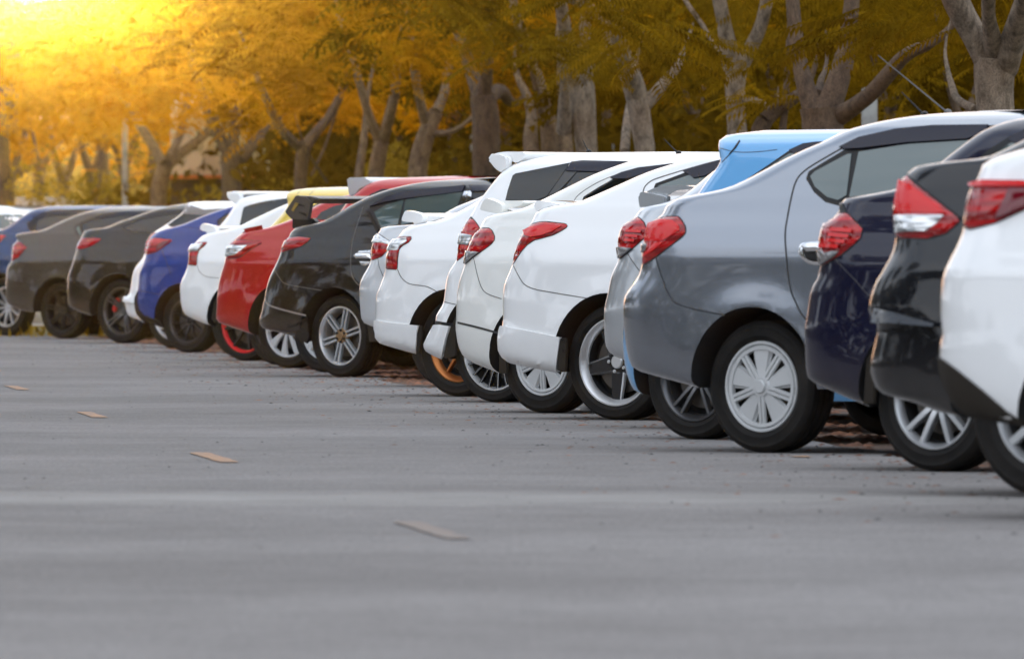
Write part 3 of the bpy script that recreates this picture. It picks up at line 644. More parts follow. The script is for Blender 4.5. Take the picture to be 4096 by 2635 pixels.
c = build_car('hatchback', 'white hatchback with roof spoiler, dark rear side glass and thin spoked wheels', 'car', (4, [(1066, 1091)]), 1609,
  [(4, [(775, 1155), (700, 1142), (640, 1112), (578, 1078), (570, 1060), (600, 1000), (640, 920), (646, 880), (648, 825), (688, 772), (708, 730), (716, 650), (735, 520), (770, 460), (806, 415), (815, 320), (838, 190), (905, 95)]), (5, [(330, 930), (400, 790), (460, 700), (510, 640), (600, 520), (690, 415), (740, 370), (860, 302), (1000, 252), (1200, 215), (1400, 188), (1600, 165), (1760, 153), (2000, 150), (2300, 150), (2600, 150)])], 'white', 40, rim=164, sty='multi', corner=(.28, .2))
t = patch(c, 'taillight', (5, [(318, 950), (375, 1010), (430, 1090), (360, 1170), (300, 1290), (270, 1390), (150, 1490), (155, 1380), (175, 1270), (200, 1120), (215, 1090)]), LENS, .003, .012)
patch(c, 'clear_lens', (5, [(202, 1155), (345, 1182), (290, 1300), (178, 1285)]), CLEAR, .014, .003, parent=t)
patch(c, 'window_frame', (5, [(745, 745), (775, 620), (835, 440), (870, 415), (1550, 280), (1700, 266), (2300, 280), (2700, 300), (2700, 560), (1270, 745), (1100, 765)]), TRIM, .002)
patch(c, 'quarter_window', (5, [(755, 738), (783, 625), (840, 455), (872, 426), (1540, 292), (1400, 500), (1255, 700), (1100, 758)]), GLASS, .005)
patch(c, 'window', (5, [(1500, 570), (1640, 392), (1900, 400), (2600, 420), (2600, 560), (1600, 640)]), GLASS, .005)
patch(c, 'door_pillar', (5, [(1555, 290), (1600, 300), (1635, 392), (1405, 640), (1275, 690)]), mat('pillar_film', (.05, .05, .05), .35), .006)
patch(c, 'window_deflector', (5, [(1500, 390), (1570, 288), (1700, 272), (2300, 285), (2600, 300), (2600, 410), (1900, 402), (1750, 397)]), VISOR, .014)
strip(c, 'panel_seam', [(4, [(710, 727), (750, 738), (798, 748)])], SEAM)
patch(c, 'bumper_gap', (4, [(650, 870), (780, 892), (775, 912), (700, 905), (646, 918)]), TRIM, .008)
patch(c, 'bumper_skirt', (4, [(648, 905), (690, 900), (760, 910), (730, 1010), (700, 1138), (640, 1112), (578, 1078), (570, 1060), (600, 1000)]), c.paint, .02)
plate(c, 'mud_flap', (4, [(790, 830), (795, 900), (792, 1130), (745, 1152), (700, 1142), (730, 1000), (770, 880)]), DIRT, -c.W/2-.01, .02, .003)
e = plate(c, 'roof_spoiler', (5, [(532, 240), (545, 180), (570, 166), (720, 195), (770, 220), (778, 262), (755, 340), (735, 390), (705, 402), (640, 385), (570, 320)]), c.paint, -.57, .05, .012, 1)
plate(c, 'spoiler_blade', (5, [(580, 180), (680, 150), (800, 142), (1000, 150), (960, 230), (880, 290), (800, 250), (740, 230)]), c.paint, -.525, 1.05, .012, 1, e)
plate(c, 'spoiler_bracket', (5, [(740, 385), (780, 320), (830, 300), (870, 285), (860, 320), (780, 420), (740, 425)]), c.paint, -.50, .06, .008, 0, e)
antenna(c, (5, (1772, 152)), (1695, 0), -.1)
cars['J'] = c
c = build_car('sedan', 'pearl white sedan with a deep body kit, boot wing and silver wheel covers', 'car', (6, [(550, 950)]), 1652,
  [(4, [(1130, 1262), (1000, 1215), (900, 1175), (842, 1130), (812, 1060), (797, 960), (791, 905), (798, 865), (798, 780), (806, 640), (830, 540), (862, 450), (872, 420), (886, 330), (930, 240), (980, 188)]), (5, [(440, 1080), (475, 1000), (520, 942), (560, 917), (700, 900), (830, 876), (950, 848), (1100, 785), (1250, 715), (1400, 640), (1600, 540), (1800, 440), (2000, 360), (2156, 305)]), (7, [(350, 335), (560, 305), (850, 290), (1200, 285), (1500, 284)])], 'cream', 41, rim=140, sty='cover7')
t = patch(c, 'taillight', (5, [(355, 1160), (400, 1115), (450, 1090), (540, 1088), (580, 1120), (610, 1190), (605, 1240), (560, 1290), (430, 1385), (340, 1450), (250, 1530), (265, 1420), (290, 1300)]), LENS, .003, .014)
patch(c, 'smoked_lens', (5, [(278, 1370), (425, 1388), (340, 1450), (252, 1528)]), SMOKE, .014, .003, parent=t)
patch(c, 'window_frame', (5, [(1690, 755), (1710, 700), (1900, 580), (2080, 480), (2300, 400), (2700, 330), (3000, 320), (3000, 700), (1800, 760)]), TRIM, .002)
patch(c, 'window', (5, [(1720, 745), (1750, 700), (2080, 505), (2700, 420), (3000, 410), (3000, 690), (1850, 742)]), GLASS, .005)
patch(c, 'window_deflector', (7, [(95, 515), (200, 470), (350, 430), (580, 405), (900, 380), (900, 420), (400, 482), (250, 525), (120, 525)]), VISOR, .014)
strip(c, 'panel_seam', [(5, [(1585, 770), (1610, 710), (1700, 630), (1900, 510), (2156, 410), (2500, 330), (2900, 280)])], SEAMW)
strip(c, 'panel_seam', [(4, [(930, 400), (960, 540), (990, 630), (1030, 670), (1140, 705)])], SEAMW)
strip(c, 'panel_seam', [(4, [(795, 880), (950, 916), (1128, 966)])], SEAM, .012)
plate(c, 'mud_flap', (4, [(1118, 1120), (1135, 1085), (1175, 1170), (1172, 1268), (1118, 1262)]), DIRT, -c.W/2-.0, .02, .003)
wing(c, (5, [(432, 850), (450, 780), (500, 725), (530, 720), (690, 785), (710, 840), (692, 905), (660, 912), (450, 870)]), (5, [(560, 748), (800, 745), (1000, 752), (900, 830), (720, 845), (600, 800)]), .58, .05, legs=(5, [(720, 890), (760, 855), (800, 860), (830, 880)]))
antenna(c, (7, (692, 300)), (560, 165), -.1)
cars['M'] = c
c = build_car('sedan', 'white sedan with boot lip, rear skirt and black five spoke wheel with polished rim', 'car', (6, [(1178, 955)]), 1680,
  [(6, [(720, 1040), (500, 988), (340, 957), (272, 937), (237, 905), (212, 850), (206, 770), (216, 690), (236, 645), (241, 560), (237, 440), (246, 320), (266, 250), (300, 180), (326, 110)]), (5, [(852, 1440), (882, 1340), (932, 1200), (985, 1108), (1060, 1045), (1085, 1000), (1095, 950), (1112, 915), (1135, 885), (1185, 850), (1300, 820), (1450, 800), (1600, 780), (1700, 748), (1900, 660), (2156, 548)]), (7, [(400, 465), (600, 400), (850, 325), (1050, 285), (1400, 245), (1700, 232), (2000, 228), (2300, 228)])], 'white', 36, rim=180, sty='star5', tyre_w=.205)
t = patch(c, 'taillight', (5, [(1070, 1040), (1160, 1015), (1250, 1012), (1470, 1035), (1508, 1050), (1500, 1075), (1420, 1125), (1330, 1170), (1200, 1205), (1100, 1230), (1010, 1290), (950, 1360), (890, 1450), (850, 1510), (828, 1538), (832, 1490), (870, 1370), (930, 1200), (985, 1105)]), LENS, .003, .014)
patch(c, 'lens_insert', (5, [(980, 1130), (1080, 1080), (1300, 1060), (1450, 1070), (1330, 1140), (1200, 1185), (1080, 1205), (1010, 1190)]), LENSB, .016, .004, parent=t)
patch(c, 'window_frame', (7, [(475, 597), (490, 560), (740, 468), (1060, 362), (1400, 300), (1700, 285), (1700, 640), (900, 640)]), TRIM, .002)
patch(c, 'window', (7, [(510, 585), (780, 490), (1000, 470), (1300, 400), (1650, 380), (1650, 620), (900, 610)]), GLASSL, .005)
patch(c, 'window_deflector', (7, [(740, 462), (760, 450), (1060, 365), (1400, 305), (1650, 290), (1650, 370), (1300, 400), (1000, 468), (930, 500), (830, 517), (790, 487)]), VISOR, .014)
strip(c, 'panel_seam', [(7, [(380, 632), (390, 590), (430, 550), (480, 520), (740, 440), (1060, 350), (1400, 285)])], SEAMW, .007)
strip(c, 'panel_seam', [(6, [(330, 135), (370, 220), (440, 325), (700, 370), (955, 412)])], SEAMW, .005)
patch(c, 'bumper_skirt', (6, [(235, 650), (480, 695), (735, 747), (722, 850), (700, 1027), (500, 987), (340, 957), (272, 937), (237, 905), (212, 850), (207, 770), (216, 690)]), c.paint, .014)
plate(c, 'mud_flap', (6, [(722, 752), (770, 750), (778, 790), (770, 1030), (755, 1040), (697, 1027), (708, 900)]), DIRT, -c.W/2-.015, .02, .004)
for q in ((748, 770), (755, 858)):
    plate(c, 'screw', (6, [(q[0]-9, q[1]-9), (q[0]+9, q[1]-9), (q[0]+9, q[1]+9), (q[0]-9, q[1]+9)]), TRIM, -c.W/2-.019, .006, 0, 1)
plate(c, 'boot_lip', (5, [(1098, 810), (1112, 770), (1130, 748), (1180, 745), (1400, 790), (1410, 800), (1300, 815), (1200, 840), (1125, 892)]), c.paint, -.60, .06, .01, 1)
plate(c, 'lip_blade', (5, [(1140, 750), (1300, 745), (1580, 772), (1400, 800), (1200, 800)]), c.paint, -.55, 1.1, .01, 0)
cars['H'] = c
c = build_car('sedan', 'silver sedan with boot wing and striped smoked taillight behind the grey sedan', 'car', (0, [(2850, 1478)]), 1718,
  [(8, [(420, 810), (190, 700), (130, 682), (62, 632), (46, 590), (37, 500), (34, 400), (33, 280), (60, 180), (80, 80), (95, 0)]), (7, [(130, 1290), (172, 1225), (162, 1130), (162, 1060), (188, 935), (270, 888), (330, 845), (345, 790), (380, 765), (500, 745), (600, 720), (740, 662), (860, 572), (960, 482), (1100, 380), (1250, 300), (1450, 215), (1700, 150), (2000, 125), (2300, 122)])], 'silver', 40, sty='plain7')
t = patch(c, 'taillight', (7, [(190, 930), (270, 890), (335, 855), (385, 900), (412, 965), (380, 1045), (240, 1170), (175, 1222), (165, 1130), (160, 1060)]), LENS, .003, .012)
patch(c, 'smoked_lens', (7, [(162, 1117), (285, 1132), (240, 1170), (176, 1220)]), SMOKE, .014, .002, parent=t)
for q in ([(250, 985), (380, 992)], [(240, 1024), (352, 1032)], [(236, 1062), (322, 1070)]): strip(c, 'light_bar', [(7, q)], LENSB, .014, .02, t)
strip(c, 'panel_seam', [(7, [(240, 1170), (290, 1250), (350, 1330)])], SEAMW)
wing(c, (7, [(335, 650), (345, 635), (380, 632), (560, 672), (580, 700), (572, 752), (350, 768), (340, 720)]), (7, [(400, 634), (500, 590), (560, 575), (830, 578), (780, 610), (640, 625), (570, 680)]), .60, .05, it=0)
cars['S'] = c
c = build_car('hatchback', 'sky blue hatchback rising behind the grey sedan', 'car', (8, [(753, 860)]), 1757,
  [(8, [(560, 1030), (420, 1000), (305, 970), (267, 925), (227, 820), (203, 700), (194, 600)]), (0, [(2492, 1340), (2500, 1250), (2550, 1150), (2620, 1030), (2680, 930), (2740, 850)]), (7, [(860, 660), (930, 560), (1010, 450), (1066, 375), (1060, 330), (1046, 260), (1046, 190), (1070, 155), (1112, 133), (1300, 110), (1430, 94), (1500, 88), (1700, 83), (1980, 80), (2300, 78)])], 'blue', 41, rim=175, sty='twin5', corner=(.28, .2))
patch(c, 'window_frame', (7, [(1290, 525), (1500, 385), (1670, 268), (1800, 218), (1910, 205), (2200, 195), (2200, 560), (1400, 560)]), TRIM, .002)
patch(c, 'window', (7, [(1330, 522), (1500, 410), (1670, 300), (1850, 280), (2180, 260), (2180, 540), (1400, 545)]), GLASSL, .005)
patch(c, 'window_deflector', (7, [(1675, 275), (1800, 222), (1910, 209), (2200, 200), (2200, 255), (1850, 280), (1720, 305)]), VISOR, .014)
patch(c, 'spoiler_gap', (7, [(1225, 180), (1236, 184), (1200, 245), (1142, 308), (1136, 302), (1185, 240)]), TRIM, .003)
strip(c, 'panel_seam', [(7, [(1140, 305), (1100, 345), (1072, 375)])], SEAM, .006); strip(c, 'panel_seam', [(7, [(1060, 250), (1200, 288), (1400, 282), (1560, 262)])], SEAM, .003)
cars['B'] = c
c = build_car('sedan', 'grey sedan in front of the sky blue car, with silver wheel cover', 'car', (8, [(1316, 928)]), 1811,
  [(8, [(830, 935), (600, 876), (440, 832), (300, 792), (255, 755), (238, 700), (216, 600), (201, 480), (193, 330), (196, 220), (210, 165), (255, 105), (320, 20)]), (7, [(372, 1275), (378, 1190), (390, 1090), (415, 980), (442, 912), (490, 880), (548, 850), (565, 800), (590, 755), (625, 718), (700, 685), (860, 655), (1050, 620), (1200, 575), (1400, 470), (1600, 360), (1800, 262), (1980, 190)]), (9, [(430, 270), (600, 215), (800, 170), (1000, 138), (1200, 114), (1500, 98), (1800, 92), (2100, 90)])], 'grey', 39, rim=184, sty='cover7', tyre_w=.185, arch=.06)
t = patch(c, 'taillight', (7, [(440, 910), (480, 880), (580, 855), (690, 852), (715, 880), (750, 940), (752, 990), (730, 1020), (640, 1090), (490, 1205), (380, 1275), (375, 1200), (390, 1090), (415, 980)]), LENS, .003, .016)
patch(c, 'clear_lens', (7, [(388, 1092), (500, 1092), (384, 1170)]), SMOKE, .014, .002, parent=t)
patch(c, 'lens_insert', (7, [(450, 925), (560, 890), (660, 895), (715, 945), (715, 985), (640, 1030), (570, 1075), (420, 1078), (430, 1000)]), LENSB, .02, .003, parent=t)
patch(c, 'lens_insert', (7, [(505, 1095), (585, 1080), (500, 1150), (420, 1205), (410, 1190)]), LENSB, .02, .002, parent=t)
patch(c, 'window_frame', (9, [(155, 650), (175, 590), (300, 512), (480, 405), (900, 290), (1300, 222), (1700, 212), (2100, 212), (2150, 720), (900, 790), (480, 855), (420, 868), (310, 838), (220, 760)]), TRIM, .003)
patch(c, 'quarter_window', (9, [(192, 630), (230, 590), (500, 447), (530, 445), (490, 785), (420, 825), (330, 800), (230, 715)]), GLASSL, .006)
patch(c, 'window', (9, [(590, 430), (1000, 365), (1490, 335), (2100, 320), (2130, 700), (1300, 752), (900, 762), (512, 800)]), GLASSL, .006)
patch(c, 'window_deflector', (9, [(435, 397), (600, 318), (900, 252), (1200, 226), (1660, 220), (1640, 275), (1490, 330), (1000, 360), (620, 405), (500, 412)]), VISOR, .016)
strip(c, 'panel_seam', [(9, [(450, 395), (300, 480), (150, 570), (70, 650), (30, 800), (0, 960)]), (7, [(1625, 1000), (1640, 1200), (1660, 1400), (1690, 1540)]), (8, [(1620, 200), (1660, 300), (1715, 370)])], SEAM, .008)
strip(c, 'panel_seam', [(7, [(490, 1205), (530, 1340), (600, 1530)]), (8, [(570, 150), (610, 225), (680, 255), (850, 300), (1040, 335)])], SEAM, .006)
h_ = patch(c, 'door_handle', (7, [(1752, 1170), (1760, 1105), (1800, 1078), (1990, 1072), (1990, 1285), (1850, 1272), (1790, 1232)]), CHROME, .006, .006, it=1)
patch(c, 'handle_cup', (7, [(1795, 1150), (1812, 1108), (1850, 1092), (1985, 1090), (1985, 1250), (1860, 1246), (1812, 1200)]), TRIM, .013, 0, parent=h_, it=1)
patch(c, 'handle_bar', (7, [(1800, 1125), (1850, 1100), (1985, 1100), (1985, 1165), (1850, 1170)]), CHROME, .03, .01, parent=h_)
antenna(c, (9, (1318, 108)), (743, -365), 0.1, .8)
antenna(c, (9, (1123, 125)), (936, -64), 0.3)
cars['G'] = c
c = build_car('sedan', 'navy sedan with striped taillight and silver alloy wheel', 'car', (10, [(978, 858)]), 1886,
  [(10, [(580, 900), (400, 838), (280, 780), (150, 722), (132, 690), (122, 600), (119, 450), (117, 350), (131, 300), (150, 150), (166, 80), (210, 20)]), (9, [(240, 1450), (280, 1365), (268, 1250), (266, 1120), (290, 1022), (370, 980), (425, 925), (435, 870), (432, 832), (455, 815), (600, 790), (750, 762), (900, 735), (1050, 670), (1150, 600), (1280, 500), (1400, 405), (1500, 330), (1600, 257), (1700, 212), (1800, 177), (1942, 150)]), (0, [(4200, 460), (4400, 446)])], 'navy', 39, rim=200, sty='vee10')
t = patch(c, 'taillight', (9, [(430, 930), (490, 930), (560, 1000), (615, 1060), (600, 1130), (540, 1190), (430, 1280), (285, 1360), (265, 1250), (262, 1140), (288, 1030), (370, 985)]), LENS, .003, .016)
patch(c, 'smoked_lens', (9, [(264, 1235), (440, 1250), (380, 1300), (287, 1358)]), SMOKE, .016, .002, parent=t)
for q in ([(385, 1078), (555, 1092)], [(370, 1118), (530, 1135)], [(360, 1160), (500, 1178)], [(300, 1200), (450, 1215)]): strip(c, 'light_bar', [(9, q)], LENSB, .016, .026, t)
patch(c, 'trunk_edge', (9, [(430, 850), (455, 845), (492, 925), (432, 918)]), TRIM, .004)
patch(c, 'window_frame', (9, [(1590, 465), (1640, 420), (1830, 300), (2000, 230), (2300, 200), (2300, 480), (1800, 500)]), TRIM, .003)
patch(c, 'window', (9, [(1690, 460), (1850, 350), (2000, 310), (2300, 290), (2300, 460)]), GLASSL, .006)
patch(c, 'window_deflector', (9, [(1830, 345), (1850, 315), (2000, 240), (2300, 215), (2300, 300), (1900, 372)]), VISOR, .016)
strip(c, 'panel_seam', [(9, [(395, 1310), (480, 1400), (600, 1525)]), (10, [(500, 80), (560, 142)])], SEAMW, .002)
plate(c, 'mud_flap', (10, [(535, 580), (580, 480), (600, 600), (590, 880), (515, 885)]), DIRT, -c.W/2-.0, .02, .004)
cars['NV'] = c
c = build_car('sedan', 'blue black sedan with a tall wedge taillight and pale bumper ledge', 'car', (10, [(1715, 930)]), 1990,
  [(10, [(1300, 985), (1150, 960), (1000, 925), (850, 862), (700, 830), (627, 800), (600, 760), (576, 690), (566, 640), (580, 540), (605, 450), (616, 370), (612, 325), (556, 272), (552, 250), (575, 130), (586, 90), (620, 40)]), (9, [(695, 1530), (760, 1440), (850, 1300), (888, 1190), (896, 1120), (880, 1050), (872, 900), (903, 760), (942, 655), (985, 615), (1005, 568), (1100, 537), (1300, 507), (1640, 480)]), (0, [(4020, 600), (4130, 545), (4280, 480), (4480, 425), (4700, 410)])], 'ink', 39, sty='plain7', W=1.74)
t = patch(c, 'taillight', (9, [(990, 622), (1060, 690), (1200, 800), (1410, 965), (1410, 1000), (1300, 1095), (1150, 1135), (900, 1130), (875, 1050), (870, 920), (905, 760), (945, 650)]), LENS, .003, .018)
patch(c, 'lens_insert', (9, [(950, 670), (1050, 720), (1250, 870), (1330, 945), (925, 930), (915, 850)]), LENSB, .022, .003, parent=t)
patch(c, 'clear_lens', (9, [(915, 955), (1310, 960), (1250, 1030), (1150, 1092), (920, 1092)]), CLEAR, .022, .004, parent=t)
patch(c, 'bumper_ledge', (10, [(598, 228), (720, 250), (1060, 335), (1060, 358), (628, 308)]), c.paint, .002, tilt=.055, rim_in=.0)
strip(c, 'panel_seam', [(9, [(985, 622), (1060, 695), (1200, 805), (1420, 975)])], TRIM, .012, .006)
cars['BK'] = c
c = build_car('hatchback', 'white hatchback nearest the camera, cut off by the right edge', 'car', (0, [(4440, 1722)]), 2085,
  [(10, [(1640, 1020), (1500, 990), (1340, 975), (1250, 955), (1160, 895), (1100, 790), (1062, 690), (1044, 580), (1043, 520), (1052, 430), (1068, 405), (1052, 330), (1048, 200), (1056, 80), (1068, 0)]), (9, [(1282, 1440), (1330, 1330), (1400, 1200), (1450, 1080), (1460, 1000), (1465, 900), (1502, 742), (1540, 690), (1572, 640), (1602, 545), (1622, 512), (1700, 480), (1800, 447), (1942, 405)]), (0, [(4220, 560), (4400, 480), (4600, 420), (4850, 390)])], 'white', 39, sty='plain7', corner=(.34, .26))
t = patch(c, 'taillight', (9, [(1530, 690), (1620, 665), (1942, 670), (2200, 690), (2200, 760), (1942, 900), (1700, 1010), (1500, 1060), (1455, 1040), (1460, 920), (1500, 740)]), LENS, .003, .016)
patch(c, 'lens_insert', (9, [(1840, 742), (2200, 740), (1942, 895), (1722, 990), (1790, 860)]), LENSD, .02, .003, parent=t)
patch(c, 'lens_insert', (9, [(1525, 705), (1620, 675), (1942, 680), (2190, 700), (2190, 720), (1942, 722), (1530, 725)]), LENSB, .02, .003, parent=t)
patch(c, 'bumper_valance', (10, [(1044, 560), (1180, 660), (1340, 790), (1500, 930), (1640, 1020), (1500, 992), (1340, 978), (1250, 958), (1160, 898), (1100, 795), (1062, 690)]), DIRT, .01)
cars['WY'] = c

# ------------------------------------------------------------------ ground
def row_x(Z): return 1.07-.0906*(Z-43.8)
ASPH = mat('asphalt', (.1, .1, .1), .9, spec=0)
def asphalt_nodes(m):
    t = node(m, 'ShaderNodeTexCoord')
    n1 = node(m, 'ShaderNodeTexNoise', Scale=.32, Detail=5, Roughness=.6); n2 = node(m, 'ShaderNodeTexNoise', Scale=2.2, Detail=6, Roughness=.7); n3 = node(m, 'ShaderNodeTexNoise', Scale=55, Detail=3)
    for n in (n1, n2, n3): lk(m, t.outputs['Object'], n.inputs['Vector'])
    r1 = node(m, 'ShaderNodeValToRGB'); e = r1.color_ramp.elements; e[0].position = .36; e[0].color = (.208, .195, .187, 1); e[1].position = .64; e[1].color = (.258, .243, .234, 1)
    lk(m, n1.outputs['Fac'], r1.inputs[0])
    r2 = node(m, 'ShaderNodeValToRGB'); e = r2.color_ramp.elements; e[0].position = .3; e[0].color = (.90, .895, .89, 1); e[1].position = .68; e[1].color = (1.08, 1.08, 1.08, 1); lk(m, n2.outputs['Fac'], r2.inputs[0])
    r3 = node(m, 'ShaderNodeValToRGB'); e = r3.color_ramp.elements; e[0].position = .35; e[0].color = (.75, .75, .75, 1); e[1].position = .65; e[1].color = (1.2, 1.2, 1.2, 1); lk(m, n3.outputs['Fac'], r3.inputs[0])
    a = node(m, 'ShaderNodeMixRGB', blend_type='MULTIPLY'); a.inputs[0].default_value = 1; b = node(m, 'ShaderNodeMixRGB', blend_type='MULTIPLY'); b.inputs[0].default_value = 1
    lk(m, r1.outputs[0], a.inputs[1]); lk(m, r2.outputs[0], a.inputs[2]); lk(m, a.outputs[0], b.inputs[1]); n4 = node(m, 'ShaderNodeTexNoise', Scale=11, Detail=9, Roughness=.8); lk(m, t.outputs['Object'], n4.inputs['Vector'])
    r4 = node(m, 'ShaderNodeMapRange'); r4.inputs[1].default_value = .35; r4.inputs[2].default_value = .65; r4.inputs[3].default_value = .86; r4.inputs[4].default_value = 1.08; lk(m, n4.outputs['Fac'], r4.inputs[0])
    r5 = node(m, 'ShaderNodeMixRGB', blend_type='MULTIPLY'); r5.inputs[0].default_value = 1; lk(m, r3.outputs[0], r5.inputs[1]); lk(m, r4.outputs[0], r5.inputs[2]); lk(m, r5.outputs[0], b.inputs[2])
    # one pale worn seam across the lane
    sx = node(m, 'ShaderNodeSeparateXYZ'); lk(m, t.outputs['Object'], sx.inputs[0])
    def M(op, a, b=None):
        q = node(m, 'ShaderNodeMath', operation=op)
        for i, v in enumerate((a, b)):
            if v is None: continue
            if isinstance(v, (int, float)): q.inputs[i].default_value = v
            else: lk(m, v, q.inputs[i])
        return q.outputs[0]
    wob = M('MULTIPLY', n1.outputs['Fac'], 1.6); dd = M('ABSOLUTE', M('SUBTRACT', M('ADD', sx.outputs['Y'], wob), 36.0))
    fb = node(m, 'ShaderNodeMapRange'); fb.inputs[1].default_value = .25; fb.inputs[2].default_value = 1.3; fb.inputs[3].default_value = .95; fb.inputs[4].default_value = 0; lk(m, dd, fb.inputs[0])
    wm = node(m, 'ShaderNodeMixRGB'); wm.inputs[2].default_value = (.36, .345, .325, 1); lk(m, M('MULTIPLY', fb.outputs[0], n2.outputs['Fac']), wm.inputs[0]); lk(m, b.outputs[0], wm.inputs[1]); lk(m, wm.outputs[0], BS(m).inputs['Base Color'])
    bp = node(m, 'ShaderNodeBump', Strength=.08, Distance=.004); lk(m, n3.outputs['Fac'], bp.inputs['Height']); lk(m, bp.outputs[0], BS(m).inputs['Normal'])
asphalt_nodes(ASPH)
def sheet(name, pts, z, m):
    bm = bmesh.new(); f = bm.faces.new([bm.verts.new((x, y, z)) for x, y in pts]); bmesh.ops.triangulate(bm, faces=[f])
    me = bpy.data.meshes.new(name); bm.to_mesh(me); bm.free(); 
    o = link(name, me, m); o['kind'] = 'structure'
    if me.polygons[0].normal.z < 0: me.flip_normals()
    return o
GRASS = mat('grass_soil', (.08, .07, .02), .95); vary(GRASS, (.05, .045, .012), (.16, .13, .03), 1.5, 6, .4, 30)
sheet('grass_ground', [(-600, -20), (600, -20), (600, 700), (-600, 700)], -.03, GRASS)
LIT = mat('leaf_litter_soil', (.07, .045, .03), .95); vary(LIT, (.035, .024, .018), (.15, .085, .05), 2.5, 7, .5, 40)
edge = [(row_x(Z)+.55+.10*math.sin(Z*.7)+rng.uniform(-.08, .08), Z) for Z in np.arange(-15, 116, .5)]
sheet('dirt_verge', [(x-.6, z) for x, z in edge]+[(row_x(114)+6, 114), (row_x(-15)+6, -15)], -.012, LIT)
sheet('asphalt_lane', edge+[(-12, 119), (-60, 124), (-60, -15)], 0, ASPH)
HILL = mat('wooded_hill', (.06, .05, .015), 1, spec=0); vary(HILL, (.03, .028, .008), (.10, .08, .02), .25, 6)
bm = bmesh.new(); xs = np.arange(-160, 161, 4.0); pr = None
for dy, k in ((-30, 0), (-18, .45), (-8, .85), (0, 1), (40, .9)):
    cur = [bm.verts.new((x, 600+dy, -.1+k*(8.6+1.6*noise.noise(Vector((x*.05, 3, 0)))+.8*noise.noise(Vector((x*.22, dy*.1, 5)))))) for x in xs]
    if pr: [bm.faces.new((pr[i], pr[i+1], cur[i+1], cur[i])) for i in range(len(xs)-1)]
    pr = cur
o = link('hills', from_bm(bm, 'hills', 60), HILL); o['kind'] = 'structure'
DASH = mat('worn_orange_paint', (.55, .2, .05), .8, spec=0)
t = node(DASH, 'ShaderNodeTexCoord'); n = node(DASH, 'ShaderNodeTexNoise', Scale=14, Detail=6, Roughness=.7); lk(DASH, t.outputs['Object'], n.inputs['Vector'])
r = node(DASH, 'ShaderNodeValToRGB'); r.color_ramp.elements[0].position = .31; r.color_ramp.elements[1].position = .64; lk(DASH, n.outputs['Fac'], r.inputs[0])
mx = node(DASH, 'ShaderNodeMixRGB'); mx.inputs[1].default_value = (.56, .31, .16, 1); mx.inputs[2].default_value = (.23, .218, .21, 1); lk(DASH, r.outputs[0], mx.inputs[0]); lk(DASH, mx.outputs[0], BS(DASH).inputs['Base Color'])
for (v, ln) in (((40, 907), 2.2), ((215, 970), 2.0), ((500, 1070), 2.1), ((1010, 1240), 2.0), ((1872, 1068), .25)):
    g = ground(v[0]*1.711, v[1]*1.711); dx = -.0906
    bm = bmesh.new(); n_ = 10; prv = None
    for i in range(n_+1):
        q = (i/n_-.5)*ln; wl, wr = .042+rng.uniform(-.006, .006), .042+rng.uniform(-.006, .006)
        cur = [bm.verts.new((g.x+dx*q-wl, g.y+q, .004)), bm.verts.new((g.x+dx*q+wr, g.y+q, .004))]
        if prv: bm.faces.new((prv[0], prv[1], cur[1], cur[0]))
        prv = cur
    me = bpy.data.meshes.new('lane_dash'); bm.to_mesh(me); bm.free(); o = link('lane_dash', me, DASH); o['kind'] = 'structure'
FAINT = DASH.copy(); FAINT.name = 'faint_orange_paint'
for n_ in FAINT.node_tree.nodes:
    if n_.bl_idname == 'ShaderNodeMixRGB': n_.inputs[1].default_value = (.315, .245, .20, 1)
o_ = [o for o in col.objects if o.name.startswith('lane_dash')][3]; o_.data.materials.clear(); o_.data.materials.append(FAINT)
# loose grit, twigs and dead leaves
def bits(name, n, fx, size, flat, m, zb=0.0):
    C = np.array([fx() for _ in range(n)]); V = []; F = []
    base = np.array([(-1, -.6, 0), (.9, -.7, 0), (1.1, .5, .1), (-.8, .8, 0), (0, 0, 1)])
    for i, cc in enumerate(C):
        s = rng.uniform(*size); a = rng.uniform(0, 6.28); R2 = np.array([[math.cos(a), -math.sin(a)], [math.sin(a), math.cos(a)]])
        q = base*s; q[:, 2] *= flat; el = rng.uniform(.5, 1.6); q[:, 0] *= el
        q[:, :2] = q[:, :2] @ R2.T; V.append(q+np.array([cc[0], cc[1], zb]))
        k = i*5; F += [(k, k+1, k+4), (k+1, k+2, k+4), (k+2, k+3, k+4), (k+3, k, k+4)]
    me = np_mesh(name, np.concatenate(V), np.array(F)); o = link(name, me, m); o['kind'] = 'stuff'; return o
GRIT = mat('grit', (.05, .045, .042), .9); vary(GRIT, (.02, .018, .017), (.16, .15, .14), 8, 2)
DEAD = mat('dead_leaves', (.12, .05, .025), .9); vary(DEAD, (.05, .028, .018), (.26, .10, .045), 5, 3)
def near_edge():
    Z = rng.uniform(30, 112); return (row_x(Z)+.5-abs(rng.gauss(0, .8)), Z)
def on_lane():
    Z = rng.uniform(28, 110); return (row_x(Z)-rng.uniform(0, 5), Z)
def on_verge():
    Z = rng.uniform(32, 114); return (row_x(Z)+rng.uniform(.2, 5.5), Z)
bits('loose_grit', 900, near_edge, (.003, .012), .7, GRIT); bits('scattered_grit', 500, on_lane, (.003, .008), .7, GRIT)
bits('dead_leaves', 800, near_edge, (.005, .02), .25, DEAD)
bits('leaf_litter', 16000, on_verge, (.01, .04), .5, DEAD, -.012)
def brk():
    Z = rng.uniform(56, 62); return (row_x(Z)+rng.uniform(.5, 1.6), Z)
bits('broken_asphalt', 160, brk, (.05, .13), .6, GRIT, -.012)

